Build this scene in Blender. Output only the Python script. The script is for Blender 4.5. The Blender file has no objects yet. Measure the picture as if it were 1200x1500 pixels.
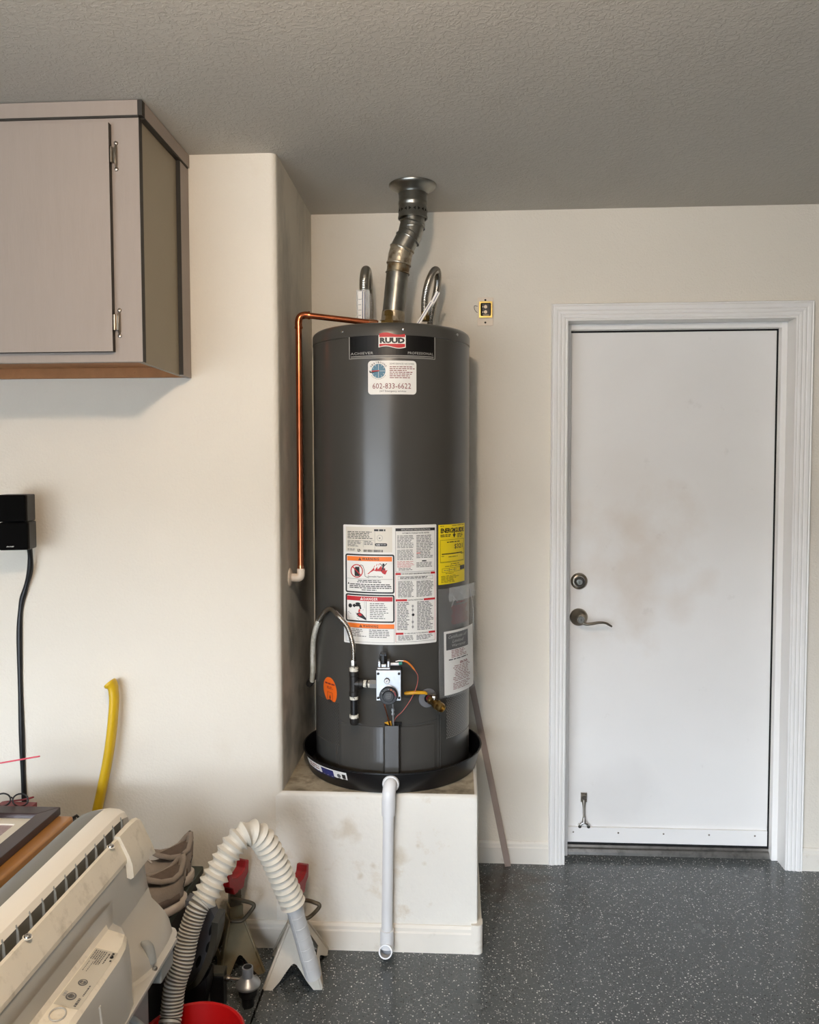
import bpy, bmesh, math, random
from mathutils import Vector, Matrix
from mathutils.geometry import tessellate_polygon
random.seed(7)
SC = bpy.context.scene
COL = SC.collection
PI = math.pi

# ------------------------------------------------------------------ camera
F_PX, YAW, PITCH, ROLL, CAM_H = 1193.18, .0578, .0499, -.0026, 1.5065
def cam_axes():
    cy, sy, cp, sp = math.cos(YAW), math.sin(YAW), math.cos(PITCH), math.sin(PITCH)
    f = Vector((-sy*cp, cy*cp, -sp)); r = Vector((cy, sy, 0)); u = r.cross(f)
    cr, sr = math.cos(ROLL), math.sin(ROLL)
    return (cr*r + sr*u, -sr*r + cr*u, f)
AX = cam_axes()
cam = bpy.data.cameras.new('camera'); cam_o = bpy.data.objects.new('camera', cam); COL.objects.link(cam_o)
cam.sensor_fit = 'HORIZONTAL'; cam.sensor_width = 36; cam.lens = F_PX/1200*36
cam.clip_start = .02
m = Matrix((AX[0], AX[1], -AX[2])).transposed().to_4x4(); m.translation = (0, 0, CAM_H)
cam_o.matrix_world = m
SC.camera = cam_o

# ------------------------------------------------------------------ world, daylight opening, lamps, exposure
w = bpy.data.worlds.new('sky'); SC.world = w; w.use_nodes = True
bg = w.node_tree.nodes['Background']; bg.inputs[0].default_value = (.76, .86, 1.0, 1); bg.inputs[1].default_value = 23
SC.view_settings.view_transform = 'Standard'; SC.view_settings.look = 'None'
SC.view_settings.gamma = 1; SC.view_settings.use_curve_mapping = False
SC.view_settings.exposure = 0.76
SC.cycles.use_denoising = True
SC.cycles.max_bounces = 8
SC.cycles.diffuse_bounces = 5
SC.cycles.sample_clamp_indirect = 6
OPEN = (-4.7, .1, -3.6, 2.15)      # garage opening: x0, x1, y, height
def area(name, loc, rot, sx, sy, energy, color, portal=False):
    l = bpy.data.lights.new(name, 'AREA'); l.shape = 'RECTANGLE'; l.size = sx; l.size_y = sy
    l.energy = energy; l.color = color
    if portal: l.cycles.is_portal = True
    o = bpy.data.objects.new(name, l); COL.objects.link(o); o.location = loc; o.rotation_euler = rot
    return o
area('garage_opening_portal', ((OPEN[0]+OPEN[1])/2, OPEN[2], OPEN[3]/2), (PI/2, 0, 0), OPEN[1]-OPEN[0], OPEN[3], 1, (1, 1, 1), True)
LAMP = (-.20, .70, 2.26)
l = bpy.data.lights.new('ceiling_bulb', 'POINT'); l.energy = 35; l.color = (1.0, .79, .60); l.shadow_soft_size = .05
lamp_o = bpy.data.objects.new('ceiling_bulb', l); COL.objects.link(lamp_o); lamp_o.location = LAMP

# ------------------------------------------------------------------ materials
def lin(c):
    return tuple(((v/255)/12.92 if v/255 <= .04045 else ((v/255+.055)/1.055)**2.4) for v in c)
MATS = {}
def mat(name, rgb, rough=.5, metal=0, var=0, vscale=8, bump=0, bscale=80, dirt=None, dscale=6, dlo=.55, dhi=.7, damt=.6, coat=0, spec=None, stretch=None):
    """procedural material: base colour, noise variation, dirt patches, fine bump"""
    if name in MATS: return MATS[name]
    m = bpy.data.materials.new(name); m.use_nodes = True; nt = m.node_tree; N = nt.nodes; L = nt.links
    b = N['Principled BSDF']; c = (*lin(rgb), 1)
    b.inputs['Base Color'].default_value = c; b.inputs['Roughness'].default_value = rough; b.inputs['Metallic'].default_value = metal
    if spec is not None: b.inputs['Specular IOR Level'].default_value = spec
    if coat: b.inputs['Coat Weight'].default_value = coat; b.inputs['Coat Roughness'].default_value = .08
    tc = N.new('ShaderNodeTexCoord'); co = tc.outputs['Object']
    if stretch:
        mp = N.new('ShaderNodeMapping'); mp.inputs['Scale'].default_value = stretch; L.new(co, mp.inputs[0]); co = mp.outputs[0]
    cur = None
    if var:
        n = N.new('ShaderNodeTexNoise'); n.inputs['Scale'].default_value = vscale; n.inputs['Detail'].default_value = 4; L.new(co, n.inputs[0])
        mr = N.new('ShaderNodeMapRange'); mr.inputs[1].default_value = .3; mr.inputs[2].default_value = .7
        mr.inputs[3].default_value = 1-var; mr.inputs[4].default_value = 1+var*.5; L.new(n.outputs[0], mr.inputs[0])
        mx = N.new('ShaderNodeVectorMath'); mx.operation = 'SCALE'; mx.inputs[0].default_value = c[:3]; L.new(mr.outputs[0], mx.inputs[3]); cur = mx.outputs[0]
    if dirt:
        n = N.new('ShaderNodeTexNoise'); n.inputs['Scale'].default_value = dscale; n.inputs['Detail'].default_value = 7; n.inputs['Roughness'].default_value = .65; L.new(co, n.inputs[0])
        mr = N.new('ShaderNodeMapRange'); mr.inputs[1].default_value = dlo; mr.inputs[2].default_value = dhi; mr.inputs[4].default_value = damt; L.new(n.outputs[0], mr.inputs[0])
        mx = N.new('ShaderNodeMix'); mx.data_type = 'RGBA'; L.new(mr.outputs[0], mx.inputs[0])
        if cur: L.new(cur, mx.inputs[6])
        else: mx.inputs[6].default_value = c
        mx.inputs[7].default_value = (*lin(dirt), 1); cur = mx.outputs[2]
    if cur: L.new(cur, b.inputs['Base Color'])
    if bump:
        n = N.new('ShaderNodeTexNoise'); n.inputs['Scale'].default_value = bscale; n.inputs['Detail'].default_value = 3; L.new(co, n.inputs[0])
        bp = N.new('ShaderNodeBump'); bp.inputs['Strength'].default_value = bump; bp.inputs['Distance'].default_value = .004
        L.new(n.outputs[0], bp.inputs['Height']); L.new(bp.outputs[0], b.inputs['Normal'])
    m['bsdf'] = 1
    MATS[name] = m
    return m
def mix_spot(m, centre, radius, rgb, amount, nscale=9, power=1.0, squash=(1, 1, 1)):
    """a stain with a place of its own on a surface"""
    nt = m.node_tree; N = nt.nodes; L = nt.links; b = N['Principled BSDF']
    old = b.inputs['Base Color'].links[0].from_socket if b.inputs['Base Color'].links else None
    tc = N.new('ShaderNodeTexCoord')
    sub = N.new('ShaderNodeVectorMath'); sub.operation = 'SUBTRACT'; sub.inputs[1].default_value = centre; L.new(tc.outputs['Object'], sub.inputs[0])
    mul = N.new('ShaderNodeVectorMath'); mul.operation = 'MULTIPLY'; mul.inputs[1].default_value = squash; L.new(sub.outputs[0], mul.inputs[0])
    ln = N.new('ShaderNodeVectorMath'); ln.operation = 'LENGTH'; L.new(mul.outputs[0], ln.inputs[0])
    n = N.new('ShaderNodeTexNoise'); n.inputs['Scale'].default_value = nscale; n.inputs['Detail'].default_value = 6; L.new(tc.outputs['Object'], n.inputs[0])
    nr = N.new('ShaderNodeMapRange'); nr.inputs[1].default_value = .3; nr.inputs[2].default_value = .7; nr.inputs[3].default_value = radius*.5; nr.inputs[4].default_value = -radius*.5; L.new(n.outputs[0], nr.inputs[0])
    ad = N.new('ShaderNodeMath'); ad.operation = 'ADD'; L.new(ln.outputs['Value'], ad.inputs[0]); L.new(nr.outputs[0], ad.inputs[1])
    mr = N.new('ShaderNodeMapRange'); mr.inputs[1].default_value = radius; mr.inputs[2].default_value = radius*(1-.9*power); mr.inputs[4].default_value = amount
    L.new(ad.outputs[0], mr.inputs[0])
    mx = N.new('ShaderNodeMix'); mx.data_type = 'RGBA'; L.new(mr.outputs[0], mx.inputs[0])
    if old: L.new(old, mx.inputs[6])
    else: mx.inputs[6].default_value = b.inputs['Base Color'].default_value
    mx.inputs[7].default_value = (*lin(rgb), 1); L.new(mx.outputs[2], b.inputs['Base Color'])

M_wall = mat('wall_paint', (221, 214, 200), .75, var=.03, vscale=2, bump=.35, bscale=140, dirt=(196, 180, 150), dscale=3, dlo=.6, dhi=.8, damt=.25)
M_dim = mat('offscreen_wall_darkened', (120, 110, 98), .8, var=.3, vscale=2)  # unseen walls coloured darker to cut bounced light and raise contrast
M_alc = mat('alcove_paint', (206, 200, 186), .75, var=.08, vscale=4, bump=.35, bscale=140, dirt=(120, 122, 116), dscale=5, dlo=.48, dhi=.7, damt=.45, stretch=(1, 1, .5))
M_plat = mat('platform_paint', (226, 222, 212), .75, var=.05, vscale=3, bump=.6, bscale=60, dirt=(186, 160, 118), dscale=11, dlo=.6, dhi=.74, damt=.4)
for c_, r_ in (((-.345, 2.49, .375), .05), ((-.215, 2.49, .20), .025), ((-.17, 2.49, .30), .03), ((-.26, 2.49, .27), .012), ((-.30, 2.49, .235), .012), ((-.12, 2.49, .335), .012), ((-.10, 2.49, .28), .012)):
    mix_spot(M_plat, c_, r_, (176, 154, 116), .4, 25)
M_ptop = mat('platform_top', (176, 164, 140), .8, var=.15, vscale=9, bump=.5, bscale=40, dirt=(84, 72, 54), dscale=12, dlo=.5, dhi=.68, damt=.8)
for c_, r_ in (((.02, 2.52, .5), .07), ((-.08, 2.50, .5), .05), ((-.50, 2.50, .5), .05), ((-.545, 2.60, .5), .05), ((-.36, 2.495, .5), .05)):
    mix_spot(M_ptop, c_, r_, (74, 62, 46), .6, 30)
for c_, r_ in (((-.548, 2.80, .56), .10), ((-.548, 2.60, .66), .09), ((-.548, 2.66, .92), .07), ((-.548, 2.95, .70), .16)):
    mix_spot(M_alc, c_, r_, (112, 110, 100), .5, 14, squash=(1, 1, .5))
M_trimc = mat('baseboard_paint', (224, 218, 206), .6, var=.05, vscale=8, dirt=(160, 136, 100), dscale=14, dlo=.6, dhi=.75, damt=.5)
M_white = mat('trim_white', (232, 230, 226), .4, var=.02, vscale=5, dirt=(170, 165, 160), dscale=18, dlo=.68, dhi=.76, damt=.2)
M_door = mat('door_white', (230, 228, 224), .38, var=.03, vscale=3, bump=.05, bscale=60, dirt=(178, 172, 164), dscale=10, dlo=.64, dhi=.76, damt=.3)
for c_, r_, col_, a_ in (((.68, 3.18, 1.14), .30, (186, 160, 128), .28), ((.60, 3.18, 1.02), .20, (190, 172, 150), .14), ((.66, 3.18, 1.42), .2, (196, 176, 150), .10), ((.62, 3.18, .22), .2, (170, 166, 162), .16), ((.52, 3.18, .86), .14, (192, 182, 166), .12)):
    mix_spot(M_door, c_, r_, col_, a_, 6)
M_ceil = mat('ceiling_texture', (190, 185, 175), .85, var=.03, vscale=2)
def knockdown(m):
    nt = m.node_tree; N = nt.nodes; L = nt.links; tc = N.new('ShaderNodeTexCoord')
    n = N.new('ShaderNodeTexNoise'); n.inputs['Scale'].default_value = 78; n.inputs['Detail'].default_value = 4; n.inputs['Distortion'].default_value = .8; L.new(tc.outputs['Object'], n.inputs[0])
    mr = N.new('ShaderNodeMapRange'); mr.inputs[1].default_value = .46; mr.inputs[2].default_value = .58; L.new(n.outputs[0], mr.inputs[0])
    bp = N.new('ShaderNodeBump'); bp.inputs['Strength'].default_value = .42; bp.inputs['Distance'].default_value = .002
    L.new(mr.outputs[0], bp.inputs['Height']); L.new(bp.outputs[0], N['Principled BSDF'].inputs['Normal'])
knockdown(M_ceil)
def floor_mat():
    m = mat('epoxy_floor', (78, 83, 84), .22, var=.12, vscale=3)
    nt = m.node_tree; N = nt.nodes; L = nt.links; b = N['Principled BSDF']; tc = N.new('ShaderNodeTexCoord')
    cur = b.inputs['Base Color'].links[0].from_socket
    for sc, thr, dist, colr in ((150, .95, .34, (205, 205, 200)), (230, .94, .36, (176, 176, 172)), (140, .90, .30, (26, 28, 30)), (260, .88, .4, (112, 114, 112))):
        mp = N.new('ShaderNodeMapping'); mp.inputs['Location'].default_value = (sc*.01, sc*.02, 0); L.new(tc.outputs['Object'], mp.inputs[0])
        v = N.new('ShaderNodeTexVoronoi'); v.inputs['Scale'].default_value = sc; v.voronoi_dimensions = '2D'; L.new(mp.outputs[0], v.inputs['Vector'])
        sp = N.new('ShaderNodeSeparateColor'); L.new(v.outputs['Color'], sp.inputs[0])
        g = N.new('ShaderNodeMath'); g.operation = 'GREATER_THAN'; g.inputs[1].default_value = thr; L.new(sp.outputs[0], g.inputs[0])
        d = N.new('ShaderNodeMath'); d.operation = 'LESS_THAN'; d.inputs[1].default_value = dist; L.new(v.outputs['Distance'], d.inputs[0])
        a = N.new('ShaderNodeMath'); a.operation = 'MULTIPLY'; L.new(g.outputs[0], a.inputs[0]); L.new(d.outputs[0], a.inputs[1])
        mx = N.new('ShaderNodeMix'); mx.data_type = 'RGBA'; L.new(a.outputs[0], mx.inputs[0]); L.new(cur, mx.inputs[6]); mx.inputs[7].default_value = (*lin(colr), 1); cur = mx.outputs[2]
    L.new(cur, b.inputs['Base Color'])
    n = N.new('ShaderNodeTexNoise'); n.inputs['Scale'].default_value = 7; n.inputs['Detail'].default_value = 5; L.new(tc.outputs['Object'], n.inputs[0])
    mr = N.new('ShaderNodeMapRange'); mr.inputs[1].default_value = .35; mr.inputs[2].default_value = .7; mr.inputs[3].default_value = .12; mr.inputs[4].default_value = .28; L.new(n.outputs[0], mr.inputs[0]); L.new(mr.outputs[0], b.inputs['Roughness'])
    mix_spot(m, (.14, 2.95, 0), .22, (60, 48, 34), .6, 14)
    return m
M_floor = floor_mat()
M_conc = mat('driveway_concrete', (120, 117, 112), .9, var=.1, vscale=1)
M_tank = mat('tank_enamel', (68, 66, 62), .28, var=.03, vscale=3, bump=.01, bscale=14, coat=.15)
M_tankd = mat('tank_enamel_dark', (60, 60, 59), .38)
M_black = mat('black_plastic', (17, 17, 18), .42, var=.1, vscale=10)
M_panm = mat('pan_black', (15, 15, 17), .36, var=.2, vscale=10, dirt=(60, 60, 62), dscale=12, dlo=.62, dhi=.8, damt=.3)
M_void = mat('dark_cavity', (6, 6, 6), .9)
M_galv = mat('galvanised_steel', (150, 150, 144), .32, 1, var=.25, vscale=20, bump=.08, bscale=30)
M_galvd = mat('galvanised_stained', (140, 132, 112), .42, .8, var=.3, vscale=25, dirt=(112, 78, 34), dscale=30, dlo=.45, dhi=.6, damt=.7)
M_tape = mat('foil_tape', (186, 176, 156), .34, .75, var=.25, vscale=30, bump=.5, bscale=50, dirt=(92, 70, 42), dscale=26, dlo=.52, dhi=.62, damt=.6)
M_steel = mat('stainless', (178, 174, 166), .25, 1, var=.08, vscale=30)
M_steelw = mat('stained_flex', (196, 192, 176), .5, .4, var=.2, vscale=30, dirt=(232, 230, 220), dscale=20, dlo=.45, dhi=.6, damt=.8)
M_nickel = mat('satin_nickel', (150, 142, 130), .28, 1)
M_chrome = mat('bright_chrome', (205, 203, 200), .12, 1)
M_copper = mat('copper', (206, 120, 82), .22, 1, var=.2, vscale=14, dirt=(110, 56, 34), dscale=9, dlo=.5, dhi=.75, damt=.5)
M_copperb = mat('copper_joint', (230, 160, 120), .2, 1, var=.2, vscale=30)
M_brass = mat('brass', (158, 132, 82), .28, 1, var=.15, vscale=30)
M_brassy = mat('brass_ring', (186, 168, 104), .25, 1)
M_yel = mat('yellow_vinyl', (206, 152, 26), .4)
M_axe = mat('yellow_fibreglass', (206, 168, 22), .4, var=.08, vscale=10, dirt=(120, 96, 16), dscale=30, dlo=.62, dhi=.72, damt=.4)
M_iron = mat('black_iron', (52, 50, 48), .45, .6, var=.2, vscale=30)
M_dope = mat('pipe_dope', (222, 218, 204), .6, bump=1, bscale=160, dirt=(60, 58, 54), dscale=90, dlo=.52, dhi=.58, damt=.8)
M_pvc = mat('white_pvc', (224, 224, 224), .3, var=.03, vscale=8)
M_cpvc = mat('cream_fitting', (222, 208, 190), .4)
M_alu = mat('cast_aluminium', (178, 180, 182), .38, .75, var=.1, vscale=40)
M_alud = mat('dial_silver', (170, 172, 176), .3, .9)
M_paper = mat('label_paper', (228, 226, 220), .45)
M_ivory = mat('rating_paper', (214, 208, 194), .45)
M_ink = mat('black_ink', (24, 23, 24), .5)
M_grey = mat('grey_ink', (96, 96, 96), .55)
M_lgrey = mat('light_grey_ink', (150, 150, 148), .55)
M_red = mat('red_ink', (186, 28, 34), .5)
M_dred = mat('maroon_ink', (120, 36, 42), .5)
M_orange = mat('orange_ink', (240, 122, 30), .5)
M_ora2 = mat('orange_sticker', (226, 98, 18), .5)
M_yelp = mat('yellow_label', (240, 214, 20), .5)
M_blue = mat('blue_ink', (74, 120, 142), .5)
M_navy = mat('navy_ink', (38, 44, 104), .5)
M_ban = mat('banner_black', (10, 9, 9), .4, spec=.3)
M_sil = mat('silver_ink', (160, 158, 152), .4)
M_lam = mat('cabinet_laminate', (150, 139, 130), .55, var=.025, vscale=60, bump=.1, bscale=160, stretch=(1, 1, .15))
M_lams = mat('cabinet_side_laminate', (146, 136, 116), .55, var=.04, vscale=5)
M_edge = mat('dark_laminate_edge', (42, 38, 32), .6)
M_pboard = mat('particle_board', (170, 118, 74), .75, var=.12, vscale=30, dirt=(96, 62, 36), dscale=30, dlo=.66, dhi=.7, damt=.7)
M_spk = mat('speaker_black', (5, 5, 5), .9, spec=.1)
M_spks = mat('speaker_side', (26, 25, 22), .5)
M_hose = mat('grey_hose', (196, 192, 180), .45, var=.08, vscale=14, bump=.05)
M_groove = mat('hose_groove_shade', (126, 119, 108), .6)  # darker rings paint in the shade between the hose ridges
M_bel = mat('bellows_plastic', (212, 206, 192), .42, var=.05, vscale=10)
M_tube = mat('taped_tube', (200, 200, 198), .38, var=.08, vscale=20)
M_ac = mat('appliance_side_shaded', (182, 178, 168), .30, var=.04, vscale=6)  # greyer body colour, with the shading of the side faces painted in
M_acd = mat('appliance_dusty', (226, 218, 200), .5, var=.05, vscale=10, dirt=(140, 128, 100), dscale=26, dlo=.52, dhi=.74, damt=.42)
M_acg = mat('appliance_grey', (104, 101, 92), .4)
M_greyp = mat('grey_plastic', (112, 113, 116), .4)
M_acl = mat('appliance_lower', (150, 152, 148), .5)
M_aclab = mat('rating_label_silver', (190, 184, 168), .4)
M_acw = mat('appliance_top_lit', (232, 227, 214), .35)  # whiter copy for the top faces, the light on them put into colour
M_redp = mat('red_bucket', (186, 18, 18), .35)
M_jred = mat('red_saddle', (150, 22, 28), .45, var=.15, vscale=40, dirt=(92, 40, 34), dscale=50, dlo=.5, dhi=.7, damt=.6)
M_jtan = mat('jack_tan', (124, 114, 88), .5, .2, var=.15, vscale=20, dirt=(120, 78, 36), dscale=18, dlo=.55, dhi=.75, damt=.6)
M_jwhite = mat('jack_white', (196, 188, 172), .5, 0, var=.08, vscale=20, dirt=(118, 96, 80), dscale=30, dlo=.6, dhi=.72, damt=.6)
M_jhand = mat('jack_handle_grey', (92, 84, 68), .45, .4)
M_fframe = mat('dark_wood_frame', (54, 36, 33), .4, var=.15, vscale=20, stretch=(1, .1, 1))
M_matb = mat('picture_mat', (210, 202, 184), .7)
M_pic = mat('faded_picture', (172, 150, 146), .6, var=.3, vscale=14, dirt=(120, 96, 104), dscale=18, dlo=.5, dhi=.6, damt=.5)
M_oak = mat('honey_wood', (164, 112, 54), .35, var=.18, vscale=18, bump=.1, stretch=(1, .12, 1))
M_tote = mat('tote_black', (20, 20, 20), .5)
M_green = mat('dark_green_lid', (52, 60, 52), .5)
M_suede = mat('grey_suede', (150, 138, 126), .9, var=.12, vscale=30, bump=.3, bscale=200)
M_mesh = mat('shoe_mesh', (104, 90, 80), .9, var=.15, vscale=60)
M_sole = mat('shoe_sole', (196, 184, 170), .6, var=.08, vscale=20)
M_stick = mat('brown_trim_strip', (150, 134, 124), .6, var=.08, vscale=10)
M_alum = mat('threshold_metal', (136, 134, 130), .35, .9, var=.15, vscale=20, dirt=(60, 58, 56), dscale=30, dlo=.5, dhi=.7, damt=.5)
M_rub = mat('black_rubber', (10, 10, 10), .7)
M_wire_r = mat('orange_sleeve', (214, 122, 40), .5)
M_wire_p = mat('pink_wire', (190, 100, 90), .5)
M_straw = mat('red_straw', (196, 70, 84), .45)
M_teal = mat('teal_cap', (30, 130, 110), .4)
M_tubb = mat('dark_olive_rim', (58, 55, 44), .45)
M_tubi = mat('grey_liner', (92, 92, 96), .6, var=.1, vscale=12)
def film(name, alpha, rgb=(225, 228, 228)):
    m = bpy.data.materials.new(name); m.use_nodes = True; b = m.node_tree.nodes['Principled BSDF']
    b.inputs['Base Color'].default_value = (*lin(rgb), 1); b.inputs['Alpha'].default_value = alpha; b.inputs['Roughness'].default_value = .15
    return m
M_film = film('clear_film', .13)
M_film2 = film('clear_film_fold', .28)
M_cup = film('clear_cup', .35)

# ------------------------------------------------------------------ mesh builder
class B:
    def __init__(s): s.v = []; s.f = []; s.m = []; s.mi = 0
    def add(s, vs, fs):
        o = len(s.v); s.v += [tuple(p) for p in vs]
        for f in fs: s.f.append(tuple(i+o for i in f)); s.m.append(s.mi)
        return s
    def box(s, x0, x1, y0, y1, z0, z1, M=None):
        vs = [Vector(p) for p in ((x0,y0,z0),(x1,y0,z0),(x1,y1,z0),(x0,y1,z0),(x0,y0,z1),(x1,y0,z1),(x1,y1,z1),(x0,y1,z1))]
        if M: vs = [M @ p for p in vs]
        return s.add(vs, [(0,3,2,1),(4,5,6,7),(0,1,5,4),(1,2,6,5),(2,3,7,6),(3,0,4,7)])
    def tube(s, path, r, n=12, caps=True, squash=None):
        P = [Vector(p) for p in path]; k = len(P)
        R = r if isinstance(r, (list, tuple)) else [r]*k
        T = []
        for i in range(k):
            a = P[max(i-1, 0)]; b = P[min(i+1, k-1)]; d = b-a
            T.append(d.normalized() if d.length > 1e-9 else (T[-1] if T else Vector((0,0,1))))
        up = Vector((0,0,1)) if abs(T[0].z) < .9 else Vector((0,1,0))
        nrm = (up - T[0]*up.dot(T[0])).normalized(); vs = []
        for i in range(k):
            nrm = (nrm - T[i]*nrm.dot(T[i])); nrm.normalize(); bi = T[i].cross(nrm)
            for j in range(n):
                a = 2*PI*j/n; q = squash if squash else 1
                vs.append(P[i] + R[i]*(math.cos(a)*nrm + q*math.sin(a)*bi))
        fs = [(i*n+j, i*n+(j+1)%n, (i+1)*n+(j+1)%n, (i+1)*n+j) for i in range(k-1) for j in range(n)]
        if caps: fs += [tuple(range(n))[::-1], tuple((k-1)*n+j for j in range(n))]
        return s.add(vs, fs)
    def cyl(s, p0, p1, r, r1=None, n=20, caps=True): return s.tube([p0, p1], [r, r if r1 is None else r1], n, caps)
    def lathe(s, prof, org=(0,0,0), axis=(0,0,1), n=32, close=True):
        """prof: (radius, height) pairs"""
        ax = Vector(axis).normalized(); o = Vector(org)
        u = ax.orthogonal().normalized(); w_ = ax.cross(u); vs = []
        for r, h in prof:
            for j in range(n):
                a = 2*PI*j/n; vs.append(o + ax*h + u*r*math.cos(a) + w_*r*math.sin(a))
        k = len(prof)
        fs = [(i*n+j, i*n+(j+1)%n, (i+1)*n+(j+1)%n, (i+1)*n+j) for i in range(k-1) for j in range(n)]
        if close:
            if prof[0][0] > 1e-6: fs.append(tuple(range(n))[::-1])
            if prof[-1][0] > 1e-6: fs.append(tuple((k-1)*n+j for j in range(n)))
        return s.add(vs, fs)
    def prism(s, loops, fn, a, b):
        """polygon (with holes) in 2D, fn(u, v, t) -> 3D, extruded from t=a to t=b"""
        if not isinstance(loops[0][0], (tuple, list)): loops = [loops]
        tris = tessellate_polygon([[Vector((p[0], p[1], 0)) for p in lp] for lp in loops])
        flat = [p for lp in loops for p in lp]; n = len(flat)
        vs = [fn(p[0], p[1], a) for p in flat] + [fn(p[0], p[1], b) for p in flat]
        fs = [tuple(t) for t in tris] + [tuple(i+n for i in reversed(t)) for t in tris]
        o = 0
        for lp in loops:
            k = len(lp)
            for i in range(k): j = (i+1) % k; fs.append((o+i, o+j, n+o+j, n+o+i))
            o += k
        return s.add(vs, fs)
    def loft(s, secs, caps=True, closed=True):
        n = len(secs[0]); vs = [p for q in secs for p in q]
        rng = n if closed else n-1
        fs = [(i*n+j, i*n+(j+1)%n, (i+1)*n+(j+1)%n, (i+1)*n+j) for i in range(len(secs)-1) for j in range(rng)]
        if caps and closed: fs += [tuple(range(n))[::-1], tuple((len(secs)-1)*n+j for j in range(n))]
        return s.add(vs, fs)

def world_loc(o):
    return o.matrix_world.translation if o else Vector((0,0,0))
BASE = {}
def base_of(o):
    p = Vector((0,0,0))
    while o: p += Vector(BASE.get(o.name, (0,0,0))); o = o.parent
    return p
def put(name, b, mats, parent=None, smooth=None, bevel=0, label=None, kind=None, recalc=True, subsurf=0):
    """one mesh object from builder b (coordinates are world metres)"""
    me = bpy.data.meshes.new(name)
    off = base_of(parent)
    me.from_pydata([(x-off.x, y-off.y, z-off.z) for x, y, z in b.v], [], b.f)
    mats = mats if isinstance(mats, (list, tuple)) else [mats]
    for q in mats: me.materials.append(q)
    me.polygons.foreach_set('material_index', b.m)
    if recalc:
        bm = bmesh.new(); bm.from_mesh(me); bmesh.ops.recalc_face_normals(bm, faces=bm.faces); bm.to_mesh(me); bm.free()
    if smooth is not None:
        me.polygons.foreach_set('use_smooth', [True]*len(me.polygons)); me.set_sharp_from_angle(angle=math.radians(smooth))
    me.update()
    o = bpy.data.objects.new(name, me); COL.objects.link(o)
    if parent: o.parent = parent
    if bevel:
        md = o.modifiers.new('bevel', 'BEVEL'); md.width = bevel; md.segments = 3; md.limit_method = 'ANGLE'; md.angle_limit = math.radians(35)
        if smooth is None: me.polygons.foreach_set('use_smooth', [True]*len(me.polygons)); md.harden_normals = True
    if subsurf:
        md = o.modifiers.new('sub', 'SUBSURF'); md.levels = subsurf; md.render_levels = subsurf
    if label: o['label'] = label
    if kind: o['kind'] = kind
    return o
def tag(o, label, cat, group=None):
    o['label'] = label; o['category'] = cat
    if group: o['group'] = group
    return o
def thing(name, label, cat, loc, group=None):
    o = bpy.data.objects.new(name, None); COL.objects.link(o); o.location = loc; o.empty_display_size = .05
    BASE[o.name] = tuple(loc)
    return tag(o, label, cat, group)
def shell(name, b, m, parent=None, **k):
    if parent is None: k['kind'] = 'structure'
    return put(name, b, m, parent, **k)
def spline(pts, n):
    P = [Vector(p) for p in pts]; P = [P[0]*2-P[1]] + P + [P[-1]*2-P[-2]]; out = []
    k = len(P)-3
    for i in range(k):
        for t in range(n):
            t /= n; a, b, c, d = P[i:i+4]
            out.append(.5*((2*b) + (-a+c)*t + (2*a-5*b+4*c-d)*t*t + (-a+3*b-3*c+d)*t**3))
    out.append(P[-2]); return out
def resample(path, step):
    out = [Vector(path[0])]; acc = 0
    for a, b in zip(path, path[1:]):
        L = (b-a).length; t = step-acc
        while t <= L: out.append(a+(b-a)*(t/L)); t += step
        acc = (acc+L) % step if L else acc
    return out
def arc(c, r, a0, a1, n): return [(c[0]+r*math.cos(math.radians(a0+(a1-a0)*i/n)), c[1]+r*math.sin(math.radians(a0+(a1-a0)*i/n))) for i in range(n+1)]

# ------------------------------------------------------------------ the room
H = 2.4708; YB = 3.0875; YL = 2.49; XA = -.547; XP = .068; XL = -5.0; XR = 2.2; YR = OPEN[2]
b = B(); b.box(XL-.2, XR+.2, YR-.15, YB+.4, H, H+.12); shell('ceiling', b, M_ceil)
# floor in slabs with a saw joint between them
b = B(); JX = -.562
b.box(XL-.2, JX-.003, YR-.15, YL+.02, -.1, 0); b.box(JX+.003, XR+.2, YR-.15, YB+.4, -.1, 0); b.box(XL-.2, XR, YR-.15, YB+.3, -.14, -.1)
shell('floor', b, M_floor)
# left wall with bullnose corner; alcove side
b = B(); R = .022
poly = [(XL, YL)] + [(XA-R+R*math.sin(math.radians(a)), YL+R-R*math.cos(math.radians(a))) for a in range(0, 91, 15)] + [(XA, YB+.1), (XL, YB+.1)]
b.prism(poly, lambda u, v, t: (u, v, t), 0, H+.01)
wl = shell('wall_left', b, [M_wall, M_alc], smooth=35)
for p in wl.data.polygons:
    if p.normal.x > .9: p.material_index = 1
# back wall with the door opening
DX0, DX1, DZ = .405, 1.245, 2.07
b = B(); b.box(XA-.02, DX0, YB, YB+.14, 0, H+.01); b.box(DX1, XR+.1, YB, YB+.14, 0, H+.01); b.box(DX0, DX1, YB, YB+.14, DZ, H+.01)
shell('wall_back', b, M_wall)
b = B(); b.box(XL-.15, XL, YR-.1, YB+.2, 0, H+.01); shell('wall_far_left', b, M_dim)
b = B(); b.box(XR, XR+.15, YR-.1, YB+.2, 0, H+.01); shell('wall_right', b, M_dim)
b = B(); b.box(XL, OPEN[0], YR-.12, YR, 0, H+.01); b.box(OPEN[1], XR, YR-.12, YR, 0, H+.01); b.box(OPEN[0], OPEN[1], YR-.12, YR, OPEN[3], H+.01)
shell('wall_front', b, M_dim)
b = B(); b.box(-26, 22, -24, YR-.15, -.16, -.04); shell('driveway', b, M_conc)
b = B(); b.box(-26, 22, -24.4, -24, -.16, 4.5); shell('wall_sky_blocker', b, M_conc)  # unseen wall added to block low sky, so daylight falls off with height
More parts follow.
